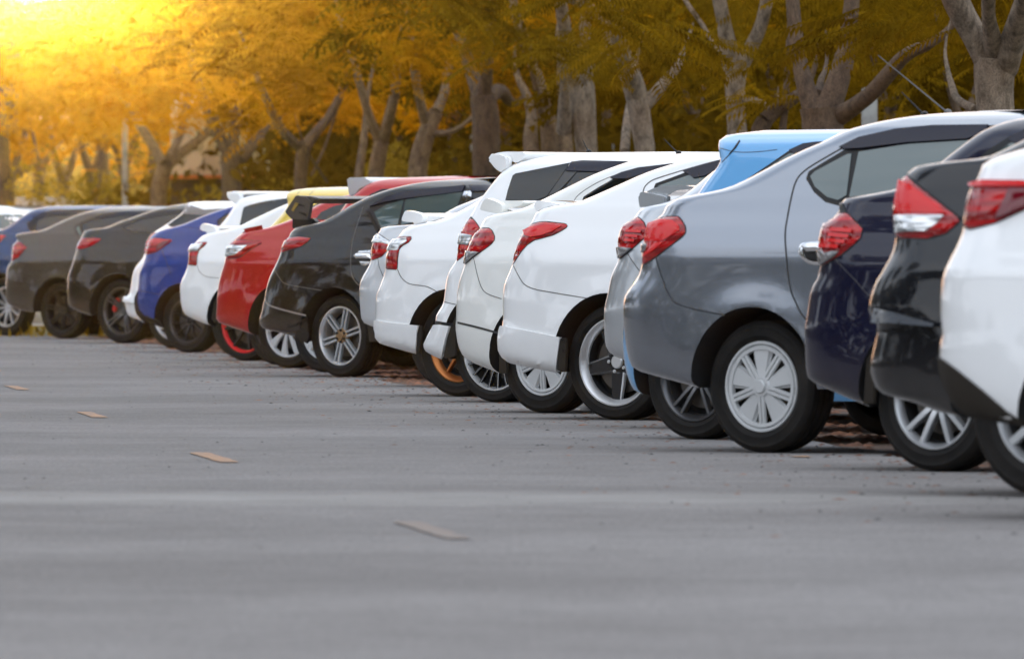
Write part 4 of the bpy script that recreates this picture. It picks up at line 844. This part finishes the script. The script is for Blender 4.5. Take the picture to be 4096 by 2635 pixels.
# ------------------------------------------------------------------ trees
def bark_mat(name, c1, c2, c3):
    m = mat(name, c1, .92); t = node(m, 'ShaderNodeTexCoord'); mp = node(m, 'ShaderNodeMapping'); mp.inputs['Scale'].default_value = (1, 1, .45); lk(m, t.outputs['Object'], mp.inputs[0])
    n = node(m, 'ShaderNodeTexNoise', Scale=16, Detail=8, Roughness=.7); n2 = node(m, 'ShaderNodeTexNoise', Scale=2.3, Detail=4); v = node(m, 'ShaderNodeTexVoronoi', Scale=48, feature='DISTANCE_TO_EDGE')
    for q in (n, n2): lk(m, mp.outputs[0], q.inputs['Vector'])
    wv = node(m, 'ShaderNodeTexNoise', Scale=9, Detail=5); lk(m, mp.outputs[0], wv.inputs['Vector']); wa = node(m, 'ShaderNodeMixRGB', blend_type='ADD'); wa.inputs[0].default_value = .35; lk(m, mp.outputs[0], wa.inputs[1]); lk(m, wv.outputs['Color'], wa.inputs[2]); lk(m, wa.outputs[0], v.inputs['Vector'])
    r = node(m, 'ShaderNodeValToRGB'); e = r.color_ramp.elements; e[0].position = .32; e[0].color = (*c2, 1); e[1].position = .58; e[1].color = (*c1, 1); lk(m, n.outputs['Fac'], r.inputs[0])
    x = node(m, 'ShaderNodeMixRGB'); x.inputs[2].default_value = (*c3, 1); lk(m, r.outputs[0], x.inputs[1])
    r2 = node(m, 'ShaderNodeMapRange'); r2.inputs[1].default_value = .5; r2.inputs[2].default_value = .75; r2.inputs[4].default_value = .7; lk(m, n2.outputs['Fac'], r2.inputs[0]); lk(m, r2.outputs[0], x.inputs[0])
    ck = node(m, 'ShaderNodeMapRange'); ck.inputs[1].default_value = .015; ck.inputs[2].default_value = .11; ck.inputs[3].default_value = .5; lk(m, v.outputs['Distance'], ck.inputs[0])
    mk = node(m, 'ShaderNodeMixRGB', blend_type='MULTIPLY'); mk.inputs[0].default_value = 1; lk(m, x.outputs[0], mk.inputs[1]); lk(m, ck.outputs[0], mk.inputs[2]); lk(m, mk.outputs[0], BS(m).inputs['Base Color'])
    ad = node(m, 'ShaderNodeMath', operation='ADD'); lk(m, n.outputs['Fac'], ad.inputs[0]); lk(m, v.outputs['Distance'], ad.inputs[1])
    bp = node(m, 'ShaderNodeBump', Strength=.9, Distance=.02); lk(m, ad.outputs[0], bp.inputs['Height']); lk(m, bp.outputs[0], BS(m).inputs['Normal'])
    return m
BARK = bark_mat('pale_bark', (.40, .31, .225), (.10, .075, .05), (.27, .15, .08))
BARKD = bark_mat('brown_bark', (.20, .13, .08), (.07, .045, .03), (.14, .08, .05))
BARKM = bark_mat('glow_tinted_bark', (.34, .23, .13), (.10, .06, .035), (.20, .11, .06))  # bark browned by the warm glow, painted into its colour
def leaf_mat(name, cols, tcol, tw=.55):
    m = bpy.data.materials.new(name); m.use_nodes = True; nt = m.node_tree; nt.nodes.clear(); N_ = nt.nodes.new
    o = N_('ShaderNodeOutputMaterial'); d = N_('ShaderNodeBsdfDiffuse'); tr = N_('ShaderNodeBsdfTranslucent'); mi = N_('ShaderNodeMixShader'); mi.inputs[0].default_value = tw
    gi = N_('ShaderNodeNewGeometry'); rp = N_('ShaderNodeValToRGB'); tcx = N_('ShaderNodeTexCoord'); nn = N_('ShaderNodeTexNoise'); nn.inputs['Scale'].default_value = .9; nn.inputs['Detail'].default_value = 3; nt.links.new(tcx.outputs['Object'], nn.inputs['Vector'])
    mm = N_('ShaderNodeMapRange'); mm.inputs[1].default_value = .34; mm.inputs[2].default_value = .66; nt.links.new(nn.outputs['Fac'], mm.inputs[0])
    mk = N_('ShaderNodeMixRGB'); mk.inputs[0].default_value = .35; nt.links.new(mm.outputs[0], mk.inputs[1]); nt.links.new(gi.outputs['Random Per Island'], mk.inputs[2]); nt.links.new(mk.outputs[0], rp.inputs[0])
    rp.color_ramp.elements[0].color = (*cols[0], 1); rp.color_ramp.elements[1].color = (*cols[1], 1)
    nt.links.new(rp.outputs[0], d.inputs[0])
    mu = N_('ShaderNodeMixRGB'); mu.blend_type = 'MULTIPLY'; mu.inputs[0].default_value = 1; mu.inputs[2].default_value = (*tcol, 1); nt.links.new(rp.outputs[0], mu.inputs[1]); nt.links.new(mu.outputs[0], tr.inputs[0])
    nt.links.new(d.outputs[0], mi.inputs[1]); nt.links.new(tr.outputs[0], mi.inputs[2]); nt.links.new(mi.outputs[0], o.inputs[0])
    return m
GLOW_LEAF = leaf_mat('glow_tinted_leaf', ((.34, .16, .004), (.58, .33, .008)), (1.6, 1.3, .6), .74)  # sun glow put into the leaf colour of the left trees
HALF_GLOW_LEAF = leaf_mat('half_glow_tinted_leaf', ((.17, .082, .003), (.40, .225, .008)), (1.6, 1.3, .6), .68)  # a weaker share of the sun glow coloured into the middle trees' leaves
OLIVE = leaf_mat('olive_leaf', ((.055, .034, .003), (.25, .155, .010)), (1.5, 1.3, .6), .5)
def frond_template(pairs=11, lmax=.30, wd=.040):
    V = []; F = []
    for i in range(pairs):
        k = (i+.5)/pairs; x = k; z = -.28*k*k; ln = lmax*(math.sin(math.pi*(.12+.8*k))**.7)
        for sg in (-1, 1):
            b = len(V); dx = ln*.35
            V += [(x-wd/2, 0, z), (x+dx*.5-wd*.6, sg*ln*.55, z-.02), (x+dx, sg*ln, z-.09), (x+dx*.5+wd*.6, sg*ln*.55, z-.02)]
            F.append((b, b+1, b+2, b+3))
    b = len(V); V += [(-.15, -.008, 0), (.5, -.008, -.07), (1, 0, -.28), (.5, .008, -.07)]; F.append((b, b+1, b+2, b+3))
    return np.array(V), np.array(F)
FINE = frond_template(15, .17, .044); COARSE = frond_template(7, .24, .085)
def fronds(pos, dirs, scale, tpl):
    FV, FF = tpl
    n = len(pos); d = dirs/np.linalg.norm(dirs, axis=1, keepdims=True)
    up = np.tile([0, 0, 1.0], (n, 1)); s = np.cross(up, d); s /= np.linalg.norm(s, axis=1, keepdims=True)+1e-9
    roll = nrg.uniform(-.7, .7, n)[:, None]; u = np.cross(d, s); s, u = s*np.cos(roll)+u*np.sin(roll), u*np.cos(roll)-s*np.sin(roll)
    V = pos[:, None, :]+scale[:, None, None]*(FV[None, :, 0:1]*d[:, None, :]+FV[None, :, 1:2]*s[:, None, :]+FV[None, :, 2:3]*u[:, None, :])
    F = FF[None]+np.arange(n)[:, None, None]*len(FV)
    return V.reshape(-1, 3), F.reshape(-1, 4)
def limb_tube(bm, pts, seg=12):
    P3 = chaikin([np.array((*p, r_)) for p, r_ in pts], 2); pr = None
    for i, q in enumerate(P3):
        a, b = P3[max(0, i-1)], P3[min(len(P3)-1, i+1)]; t = Vector((b-a)[:3]).normalized()
        s = t.cross(Vector((0, 1, .1))).normalized(); u = s.cross(t)
        ring = []
        for k in range(seg):
            an = 2*math.pi*k/seg; rr = q[3]*(1+.16*noise.noise(Vector((q[0]*2+math.cos(an), q[1]*2+math.sin(an), q[2]*2.2))))
            ring.append(bm.verts.new(Vector(q[:3])+(s*math.cos(an)+u*math.sin(an))*rr))
        if pr:
            for k in range(seg): bm.faces.new((pr[k], pr[(k+1) % seg], ring[(k+1) % seg], ring[k]))
        else: bm.faces.new(ring)
        pr = ring
    bm.faces.new(pr[::-1])
def tree(label, Z, trunk, limbs, zone, leaf, ylow, nfr=900, bark=None, fsz=.42, spread=2.6, crown_x=None, top=None, ygap=0):
    """trunk and limbs: outlines (x, y, width) measured on the photo, stood up at distance Z"""
    bark = bark or (BARK if leaf is OLIVE else BARKM)
    def W3(p, dy=0):
        (x, y, wd), = z2f(zone, [p]); v = at(x, y, Z+dy); v.z = max(v.z, -.05); return (v, wd/FPX*Z/2)
    tp = [W3(p) for p in trunk]
    if tp[0][0].z > .05:
        v0 = tp[0][0].copy(); v0.z = -.05; v1 = v0.copy(); v1.z = .25; tp = [(v0, tp[0][1]*1.45), (v1, tp[0][1]*1.15)]+tp
    root = empty('tree', (tp[0][0].x, Z, 0)); tag(root, label, 'tree', 'trees lining the far edge of the car park')
    inv = Vector((tp[0][0].x, Z, 0))
    bm = bmesh.new(); limb_tube(bm, [((v-inv), r_) for v, r_ in tp], 16); link('trunk', from_bm(bm, 'trunk', 60), bark, root)
    tips = [tp[-1][0]]
    for L_ in limbs:
        dy = rng.uniform(-1.2, 1.2); n = len(L_); bm = bmesh.new()
        q = [W3(p, dy*i/max(1, n-1)) for i, p in enumerate(L_)]
        if n > 2: e1 = q[-1][0]+(q[-1][0]-q[-2][0])*.7+Vector((0, .1, .1)); q += [(e1, q[-1][1]*.62), (e1+(e1-q[-1][0])*.9+Vector((rng.uniform(-.1, .1), 0, .12)), q[-1][1]*.22)]
        tips.append(q[-1][0])
        limb_tube(bm, [((v-inv), r_) for v, r_ in q], 12); link('branch', from_bm(bm, 'branch', 60), bark, root)
    # crown: clumps of feathery leaves round and above the limb ends
    cx = crown_x if crown_x is not None else np.mean([t_.x for t_ in tips])
    zl = CAMH+(HOR-ylow*1.711)/FPX*Z; zt = (top if top else CAMH+HOR/FPX*Z+(.0 if leaf is GLOW_LEAF else .9))
    ncl = max(8, nfr//13); pos = []; dr = []; 
    for i in range(ncl):
        for _ in range(30):
            C = np.array((cx+rng.uniform(-spread, spread), Z+(rng.uniform(.4, 3.6) if rng.random() < (.93 if leaf is OLIVE else .85) else rng.uniform(-2.2, -.3)), zl+(zt-zl)*rng.random()**.85))
            dz = (C[2]-zl)/(zt-zl); 
            if noise.noise(Vector((C[0]*.9, C[1]*.5, C[2]*1.1+Z)))+dz*.75 > .12: break
        m_ = rng.randint(8, 17); az = nrg.uniform(0, 2*math.pi, m_)
        if leaf is OLIVE:                       # flat drooping sprays along a twig
            az = rng.uniform(0, 6.28)+nrg.normal(0, .75, m_); tw = nrg.uniform(-.45, .45, (m_, 1)); td = np.array([[math.cos(az[0]), math.sin(az[0]), -.1]])
            pos.append(C+tw*td+nrg.normal(0, .05, (m_, 3))); dr.append(np.c_[np.cos(az), np.sin(az), nrg.uniform(-.5, .12, m_)])
        else:
            pos.append(C+nrg.normal(0, .16, (m_, 3))); dr.append(np.c_[np.cos(az), np.sin(az), nrg.uniform(-.55, .45, m_)])
    pos = np.concatenate(pos); dr = np.concatenate(dr); V, F = fronds(pos, dr, nrg.uniform(.7, 1.25, len(pos))*fsz, FINE if (leaf is OLIVE and Z < 100) else COARSE)
    me = np_mesh('crown', V-np.array(inv), F); o = link('crown', me, leaf, root); o['kind'] = 'stuff'
    return root
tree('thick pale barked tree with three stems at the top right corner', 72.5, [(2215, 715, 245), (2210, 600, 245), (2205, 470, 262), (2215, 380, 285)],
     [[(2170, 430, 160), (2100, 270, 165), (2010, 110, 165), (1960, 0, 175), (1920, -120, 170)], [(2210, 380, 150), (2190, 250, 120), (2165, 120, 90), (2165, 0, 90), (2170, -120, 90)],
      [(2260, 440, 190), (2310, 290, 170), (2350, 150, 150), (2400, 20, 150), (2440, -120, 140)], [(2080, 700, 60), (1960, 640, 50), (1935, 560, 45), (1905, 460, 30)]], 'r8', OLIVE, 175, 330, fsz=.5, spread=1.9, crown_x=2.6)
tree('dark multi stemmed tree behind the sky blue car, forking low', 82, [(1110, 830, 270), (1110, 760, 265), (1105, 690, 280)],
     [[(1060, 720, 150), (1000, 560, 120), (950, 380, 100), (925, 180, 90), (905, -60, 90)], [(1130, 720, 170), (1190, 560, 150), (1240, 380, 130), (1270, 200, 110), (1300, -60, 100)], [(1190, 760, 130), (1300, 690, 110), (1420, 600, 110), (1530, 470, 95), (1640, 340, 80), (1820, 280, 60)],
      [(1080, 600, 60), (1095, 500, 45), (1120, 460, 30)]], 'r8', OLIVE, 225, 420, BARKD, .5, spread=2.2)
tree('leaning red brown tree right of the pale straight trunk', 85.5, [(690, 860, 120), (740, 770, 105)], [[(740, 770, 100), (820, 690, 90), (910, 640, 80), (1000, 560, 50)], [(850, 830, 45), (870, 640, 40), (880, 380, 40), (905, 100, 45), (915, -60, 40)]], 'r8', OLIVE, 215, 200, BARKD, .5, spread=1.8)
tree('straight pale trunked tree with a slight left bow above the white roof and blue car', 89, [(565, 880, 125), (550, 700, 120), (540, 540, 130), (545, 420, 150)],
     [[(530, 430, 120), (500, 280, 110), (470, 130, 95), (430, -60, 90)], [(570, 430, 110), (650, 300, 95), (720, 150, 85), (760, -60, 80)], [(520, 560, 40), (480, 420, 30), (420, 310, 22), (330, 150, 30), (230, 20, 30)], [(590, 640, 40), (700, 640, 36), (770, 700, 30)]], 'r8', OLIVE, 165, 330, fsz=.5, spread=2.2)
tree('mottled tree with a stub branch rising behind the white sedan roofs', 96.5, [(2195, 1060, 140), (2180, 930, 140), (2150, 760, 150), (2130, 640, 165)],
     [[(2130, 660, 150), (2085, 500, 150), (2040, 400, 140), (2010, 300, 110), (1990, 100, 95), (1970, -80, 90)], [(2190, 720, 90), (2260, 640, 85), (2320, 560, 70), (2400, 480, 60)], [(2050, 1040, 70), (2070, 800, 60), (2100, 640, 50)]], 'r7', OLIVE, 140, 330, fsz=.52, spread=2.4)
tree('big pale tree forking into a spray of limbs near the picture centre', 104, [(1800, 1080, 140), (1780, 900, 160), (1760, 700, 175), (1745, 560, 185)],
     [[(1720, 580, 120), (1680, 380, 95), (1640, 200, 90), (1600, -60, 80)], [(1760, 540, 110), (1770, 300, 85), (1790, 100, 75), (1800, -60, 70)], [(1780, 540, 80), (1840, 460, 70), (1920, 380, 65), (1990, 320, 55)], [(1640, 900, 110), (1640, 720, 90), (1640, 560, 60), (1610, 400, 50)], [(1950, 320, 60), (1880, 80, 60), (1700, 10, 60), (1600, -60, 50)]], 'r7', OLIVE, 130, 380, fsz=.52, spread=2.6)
tree('pair of slim pale trunks standing close together left of the big forked tree', 108.5, [(1545, 1080, 120), (1530, 880, 115), (1510, 720, 105), (1490, 620, 90)],
     [[(1490, 640, 80), (1450, 500, 70), (1400, 400, 80), (1350, 250, 80), (1300, 80, 70), (1270, -60, 60)], [(1420, 1060, 115), (1405, 900, 100), (1420, 800, 80), (1380, 640, 60), (1330, 560, 50)], [(1500, 880, 50), (1470, 720, 42), (1440, 560, 40), (1400, 420, 40)], [(1650, 1080, 110), (1640, 880, 90), (1625, 700, 80)]], 'r7', HALF_GLOW_LEAF, 150, 600, spread=2.6)
tree('wide shadowed trunk rising over the far white hatchback roof', 115.5, [(1110, 1200, 190), (1105, 1000, 190), (1095, 820, 190), (1080, 650, 170)],
     [[(1070, 680, 120), (1010, 520, 100), (960, 380, 80), (900, 200, 70)], [(1110, 680, 120), (1200, 600, 90), (1260, 700, 70)], [(1090, 640, 110), (1110, 420, 90), (1130, 200, 80), (1140, -60, 70)]], 'r7', HALF_GLOW_LEAF, 180, 650, BARKD, spread=2.8)
tree('smooth grey brown tree leaning right above the red hatchback roof', 124, [(630, 1230, 130), (650, 1050, 130), (700, 880, 120), (760, 760, 100)], [[(760, 760, 80), (820, 640, 60), (840, 480, 55), (860, 300, 45)], [(690, 900, 60), (830, 920, 40), (950, 860, 30)], [(690, 860, 70), (640, 640, 60), (600, 400, 60)]], 'r7', HALF_GLOW_LEAF, 220, 850, spread=2.8)
tree('slender tree with a narrow vee fork in the amber glow', 131, [(345, 1230, 110), (365, 1080, 105), (385, 960, 100)], [[(390, 970, 80), (430, 830, 75), (480, 640, 65), (500, 450, 55), (540, 200, 50)], [(370, 970, 70), (310, 820, 60), (250, 620, 55), (190, 400, 50), (120, 200, 45)], [(230, 1230, 60), (260, 1000, 55), (280, 800, 45)]], 'r7', HALF_GLOW_LEAF, 240, 900, spread=3)
tree('dark trunk with a low side limb in front of the orange edged roof', 145, [(2055, 1310, 85), (2060, 1120, 90), (2075, 1000, 95)], [[(2080, 1010, 85), (2160, 900, 70), (2260, 800, 60), (2350, 600, 50)], [(2060, 1010, 70), (1990, 960, 60), (1900, 850, 55), (1800, 640, 50)], [(2130, 1200, 18), (2180, 1100, 18), (2240, 960, 16)], [(2240, 1250, 18), (2160, 1130, 18), (2100, 1040, 16)]], 'r6', GLOW_LEAF, 290, 1200, BARKD, spread=3.4)
tree('stout tree whose limbs arch over the orange edged roof', 160, [(1590, 1370, 130), (1585, 1200, 140), (1580, 1060, 160)], [[(1630, 1080, 110), (1720, 1000, 90), (1800, 930, 80), (1900, 820, 70), (2000, 640, 60)], [(1570, 1060, 100), (1500, 930, 90), (1440, 820, 80), (1360, 600, 70)], [(1590, 1040, 90), (1610, 800, 80), (1640, 500, 70)]], 'r6', GLOW_LEAF, 300, 1300, BARKD, spread=3.6)
tree('pale trunk forking into a wide vee above the charcoal sedans', 179, [(1085, 1430, 110), (1090, 1260, 110), (1125, 1130, 115)], [[(1110, 1120, 80), (1050, 1000, 70), (980, 900, 65), (900, 760, 60), (820, 560, 50)], [(1150, 1120, 85), (1230, 1060, 75), (1330, 980, 70), (1430, 900, 65), (1540, 760, 60)], [(1160, 1080, 60), (1250, 880, 55), (1290, 640, 50)]], 'r6', GLOW_LEAF, 310, 1500, fsz=.55, spread=4.2)
tree('old broad trunk with hanging aerial stems at the left edge', 215, [(20, 1440, 95), (25, 1250, 110), (10, 1000, 110), (20, 700, 100), (30, 420, 90), (20, 100, 90)], [[(40, 1230, 80), (110, 1190, 70), (200, 1150, 45), (290, 1110, 30)], [(300, 1300, 20), (270, 1100, 18), (215, 880, 20), (170, 640, 22), (110, 300, 24), (80, 0, 24)], [(90, 900, 60), (100, 600, 50), (70, 300, 50)]], 'r6', GLOW_LEAF, 350, 1600, BARKD, fsz=.6, spread=4.5)
# a second line of crowns further back closes the canopy
def back_tree(px, Z, leaf, ylow, n=1100, fs=.6, sp=4.0):
    x = px*1.711
    t_ = tree('tree of the second line, half hidden behind the front trees', Z, [(px, HOR/1.711+CAMH/Z*FPX/1.711, 40), (px+4, HOR/1.711, 32), (px, ylow+20, 26)], [[(px, ylow+30, 22), (px-30, ylow-60, 16), (px-50, ylow-160, 12)], [(px, ylow+30, 20), (px+35, ylow-70, 15), (px+60, ylow-160, 12)]], 'v', leaf, ylow, n, BARKD, fs, sp)
    t_['group'] = 'second line of trees'; t_['label'] = {'glow_tinted_leaf': 'tree of the second line with glow tinted leaves, behind the trunks on the left', 'half_glow_tinted_leaf': 'tree of the second line with faintly glow tinted leaves, behind the middle trunks', 'olive_leaf': 'olive leaved tree of the second line, in shade behind the right hand trunks'}[leaf.name]
for px, Z, lf_, yl in ((20, 240, GLOW_LEAF, 400), (90, 262, GLOW_LEAF, 390), (150, 246, GLOW_LEAF, 400), (215, 255, GLOW_LEAF, 385), (290, 240, GLOW_LEAF, 370), (360, 226, GLOW_LEAF, 300), (540, 205, GLOW_LEAF, 300), (715, 184, GLOW_LEAF, 290), (2250, 104, OLIVE, 270), (2080, 112, OLIVE, 240), (1830, 118, OLIVE, 250), (1620, 126, OLIVE, 250), (1420, 134, OLIVE, 230), (1290, 140, HALF_GLOW_LEAF, 240), (1060, 152, HALF_GLOW_LEAF, 270), (930, 163, HALF_GLOW_LEAF, 290), (1180, 148, HALF_GLOW_LEAF, 250), (800, 172, GLOW_LEAF, 300), (630, 196, GLOW_LEAF, 295), (460, 214, GLOW_LEAF, 300), (240, 236, GLOW_LEAF, 300)):
    back_tree(px, Z, lf_, yl)
# shrubs and undergrowth beyond the trees
def leafmass(name, boxes, n, size, m):
    per = np.array([b[6] for b in boxes], float); per = (per/per.sum()*n).astype(int); V = []; 
    for b, k in zip(boxes, per):
        u = nrg.normal(0, 1, (k, 3)); u /= np.linalg.norm(u, axis=1, keepdims=True); rad = nrg.random((k, 1))**.35
        p = u*rad*np.array([b[3], b[4], b[5]])+np.array(b[:3]); p[:, 2] = np.abs(p[:, 2]); 
        a = nrg.normal(0, 1, (k, 3)); a /= np.linalg.norm(a, axis=1, keepdims=True); c_ = np.cross(a, nrg.normal(0, 1, (k, 3))); c_ /= np.linalg.norm(c_, axis=1, keepdims=True)
        s = nrg.uniform(.6, 1.3, (k, 1))*size
        V.append(np.stack([p-a*s, p+c_*s*.45, p+a*s, p-c_*s*.45], 1).reshape(-1, 3))
    V = np.concatenate(V); F = np.arange(len(V)).reshape(-1, 4)
    return np_mesh(name, V, F)
SHRUB = leaf_mat('shrub_leaf', ((.12, .085, .012), (.36, .25, .035)), (1.3, 1.2, .7)); SHRUBD = leaf_mat('undergrowth_leaf', ((.035, .03, .006), (.11, .085, .014)), (1.3, 1.2, .7), .4); WOODL = leaf_mat('far_wood_leaf', ((.06, .038, .005), (.17, .108, .011)), (1.4, 1.2, .6), .5)
for px, Z, h, wd in ((90, 222, 2.2, 1.0), (210, 205, 2.8, 1.3), (300, 200, 3.4, 1.4), (440, 192, 2.6, 1.2), (520, 186, 2.4, 1.1), (640, 172, 2.3, 1.2), (760, 165, 2.4, 1.0), (1030, 140, 2.6, 1.2)):
    v = at(px*1.711, HOR, Z); bx = [(rng.gauss(0, wd*.5), rng.gauss(0, .5), h*rng.uniform(.25, .8), wd*rng.uniform(.35, .6), .6, h*rng.uniform(.2, .32), 1) for _ in range(9)]
    me = leafmass('foliage', bx, 2600, .075, SHRUB); ro = empty('shrub', (v.x, Z, 0)); o = link('foliage', me, SHRUB, ro); o['kind'] = 'stuff'
    tag(ro, 'bushy yellow green shrub growing between the tree trunks', 'shrub', 'shrubs under the trees')
bx = []
for Z in np.arange(112, 205, 2.6):
    X = row_x(min(Z, 200))+10+(0 if Z < 200 else -(Z-200)*.06)
    for k in range(3): bx.append((X+rng.gauss(0, 1.5)-.4, Z+rng.gauss(0, 2), rng.uniform(.6, 2.2), rng.uniform(1.3, 2.2), 1.6, rng.uniform(.9, 1.5), 1))
o = link('undergrowth', leafmass('undergrowth', bx, 60000, .13, WOODL), WOODL); o['kind'] = 'stuff'
bx = []
for px, Z in ((2300, 135), (2150, 138), (1950, 142), (1780, 146), (1600, 150), (1440, 155), (1300, 160), (1180, 165), (1080, 168), (990, 172), (900, 176), (830, 178)):
    for k in range(6):
        v = at((px+rng.uniform(-90, 90))*1.711, HOR, Z); bx.append((v.x, Z+rng.gauss(0, 3), rng.uniform(.5, 5.0), 1.6, 1.6, 1.2, 1))
o = link('far_wood', leafmass('far_wood', bx, 80000, .16, WOODL), WOODL); o['kind'] = 'stuff'
# blades of grass along the verge by the far cars
gx = []
for _ in range(7000):
    Z = rng.uniform(113, 175); gx.append((row_x(Z)+rng.uniform(-3, 7), Z, 0))
gx = np.array(gx); a = nrg.uniform(0, 6.28, len(gx)); hgt = nrg.uniform(.05, .2, len(gx)); o1 = np.c_[np.cos(a)*.02, np.sin(a)*.02, 0*a]; o2 = np.c_[nrg.normal(0, .05, (len(gx), 2)), hgt]
V = np.stack([gx-o1, gx+o1, gx+o2], 1).reshape(-1, 3); o = link('grass_blades', np_mesh('grass_blades', V, np.arange(len(V)).reshape(-1, 3)), SHRUB); o['kind'] = 'stuff'

# the tree belt along the other side of the lane, outside the picture but mirrored in paint and glass
bx = []
for Zb in np.arange(-25, 135, 4.0):
    X = -17-.0906*Zb*.6+rng.gauss(0, 1.0); bx.append((X, Zb, rng.uniform(3.2, 5.6), 2.7, 2.6, rng.uniform(1.5, 2.3), 1)); bx.append((X-1, Zb+2, .8, 2.4, 2.4, 1.0, .5))
for Zb in np.arange(0, 110, 9.0): bx.append((-19-.05*Zb+rng.gauss(0, 1), Zb+rng.gauss(0, 1.5), rng.uniform(7.5, 10), 2.6, 2.4, rng.uniform(2, 2.8), 1))
bo = []
for Yb in np.arange(22, 92, 9.0): bo.append((-10.5-.09*Yb+3+rng.gauss(0, 1.2), Yb+rng.gauss(0, 1.2), rng.uniform(9.2, 11.2), 2.2, 1.7, .9, 1))
o = link('overhanging_boughs', leafmass('overhanging_boughs', bo, 9000, .22, SHRUBD), SHRUBD); o['kind'] = 'stuff'
o = link('opposite_tree_belt', leafmass('opposite_tree_belt', bx, 45000, .36, SHRUBD), SHRUBD); o['kind'] = 'stuff'

# ------------------------------------------------------------------ things behind the trees
def box(bm, x0, x1, y0, y1, z0, z1, mi=0, bev=0):
    r = bmesh.ops.create_cube(bm, size=1, matrix=Matrix.Translation(((x0+x1)/2, (y0+y1)/2, (z0+z1)/2)) @ Matrix.Diagonal((x1-x0, y1-y0, z1-z0, 1)))
    if bev: bmesh.ops.bevel(bm, geom=list({e for v in r['verts'] for e in v.link_edges}), offset=bev, segments=2, affect='EDGES')
def boxes(name, bs, m, parent=None, bev=0):
    bm = bmesh.new()
    for b in bs: box(bm, *b, bev=bev)
    return link(name, from_bm(bm, name), m, parent)
CREAM = mat('cream_wall', (.80, .70, .54), .8); ORANGE = mat('orange_fascia', (.75, .22, .04), .6); BROWN = mat('brown_wall', (.10, .06, .04), .9)
Z = 181; a, b = at(680, 700, Z), at(1330, 700, Z); s_ = Z/FPX
pv = empty('pavilion', ((a.x+b.x)/2, Z, 0)); tag(pv, 'low cream building with an orange band seen under the arching limbs', 'building')
hw = (b.x-a.x)/2; zb = CAMH+(HOR-715)*s_; zc = CAMH+(HOR-700)*s_
boxes('wall', [(-hw, hw, .3, 6, -.03, zb-.01)], BROWN, pv); boxes('orange_band', [(-hw-.1, hw+.1, .1, .28, zb, zc)], ORANGE, pv); boxes('upper_wall', [(-hw, hw, .32, 6, zc+.005, zc+1.5)], CREAM, pv)
boxes('window', [(-hw+.8+i*1.1, -hw+1.5+i*1.1, .26, .3, 1.2, 2.2) for i in range(4)], GLASS, pv)
Z = 228; s_ = Z/FPX; a = at(120, 700, Z); vn = empty('van', (a.x, Z, 0)); tag(vn, 'pale rounded van half hidden by shrubs at the far left', 'van')
VP = mat('pale_van_paint', (.60, .56, .52), .4, coat=.6)
boxes('body', [(-.62, 1.1, 0, 4.2, .35, 2.35)], VP, vn, .28); boxes('window', [(-.5, .95, -.012, .0, 1.5, 2.0)], GLASS, vn); boxes('bumper', [(-.6, 1.08, -.08, .2, .4, .62)], TRIM, vn, .03)
for x_ in (-.52, .9): boxes('taillight', [(x_, x_+.1, -.02, .1, 1.0, 1.4)], LENS, vn, .01)
for x_ in (-.55, .85):
    for y_ in (.8, 3.3):
        bm = bmesh.new(); bmesh.ops.create_cone(bm, cap_ends=True, segments=24, radius1=.33, radius2=.33, depth=.2, matrix=Matrix.Translation((x_+.1, y_, .33)) @ Matrix.Rotation(R(90), 4, 'Y')); link('wheel', from_bm(bm, 'wheel'), TYRE, vn)
POST = mat('weathered_concrete', (.42, .42, .40), .85); vary(POST, (.30, .30, .29), (.5, .5, .48), 6)
def post(x, w_, ytop, Z, label, cap=None):
    v = at(x, ytop, Z); hw = w_/FPX*Z/2; o = boxes('post', [(-hw, hw, -hw, hw, -.05, v.z)], POST, None, hw*.15); o.location = (v.x, Z, 0); tag(o, label, 'post'); return o
post(3478, 62, 352, 96, 'square grey concrete post behind the grey sedan roof')
post(2440, 34, 545, 128, 'pale grey post between the mottled tree and the big forked tree')
post(1898, 34, 540, 150, 'whitish post behind the wide shadowed trunk')
post(500, 22, 470, 186, 'thin pale pole beside the pale trunk in the yellow shrubs')

# ------------------------------------------------------------------ haze
hz = mat('haze_air'); nt = hz.node_tree; nt.nodes.clear(); o_ = nt.nodes.new('ShaderNodeOutputMaterial'); pvn = nt.nodes.new('ShaderNodeVolumePrincipled')
pvn.inputs['Color'].default_value = (1, .74, .34, 1); pvn.inputs['Density'].default_value = HAZE_D; pvn.inputs['Anisotropy'].default_value = HAZE_G
nt.links.new(pvn.outputs[0], o_.inputs['Volume'])
o = boxes('haze', [(-620, 620, -30, 720, -1.2, 14)], hz); o['kind'] = 'stuff'
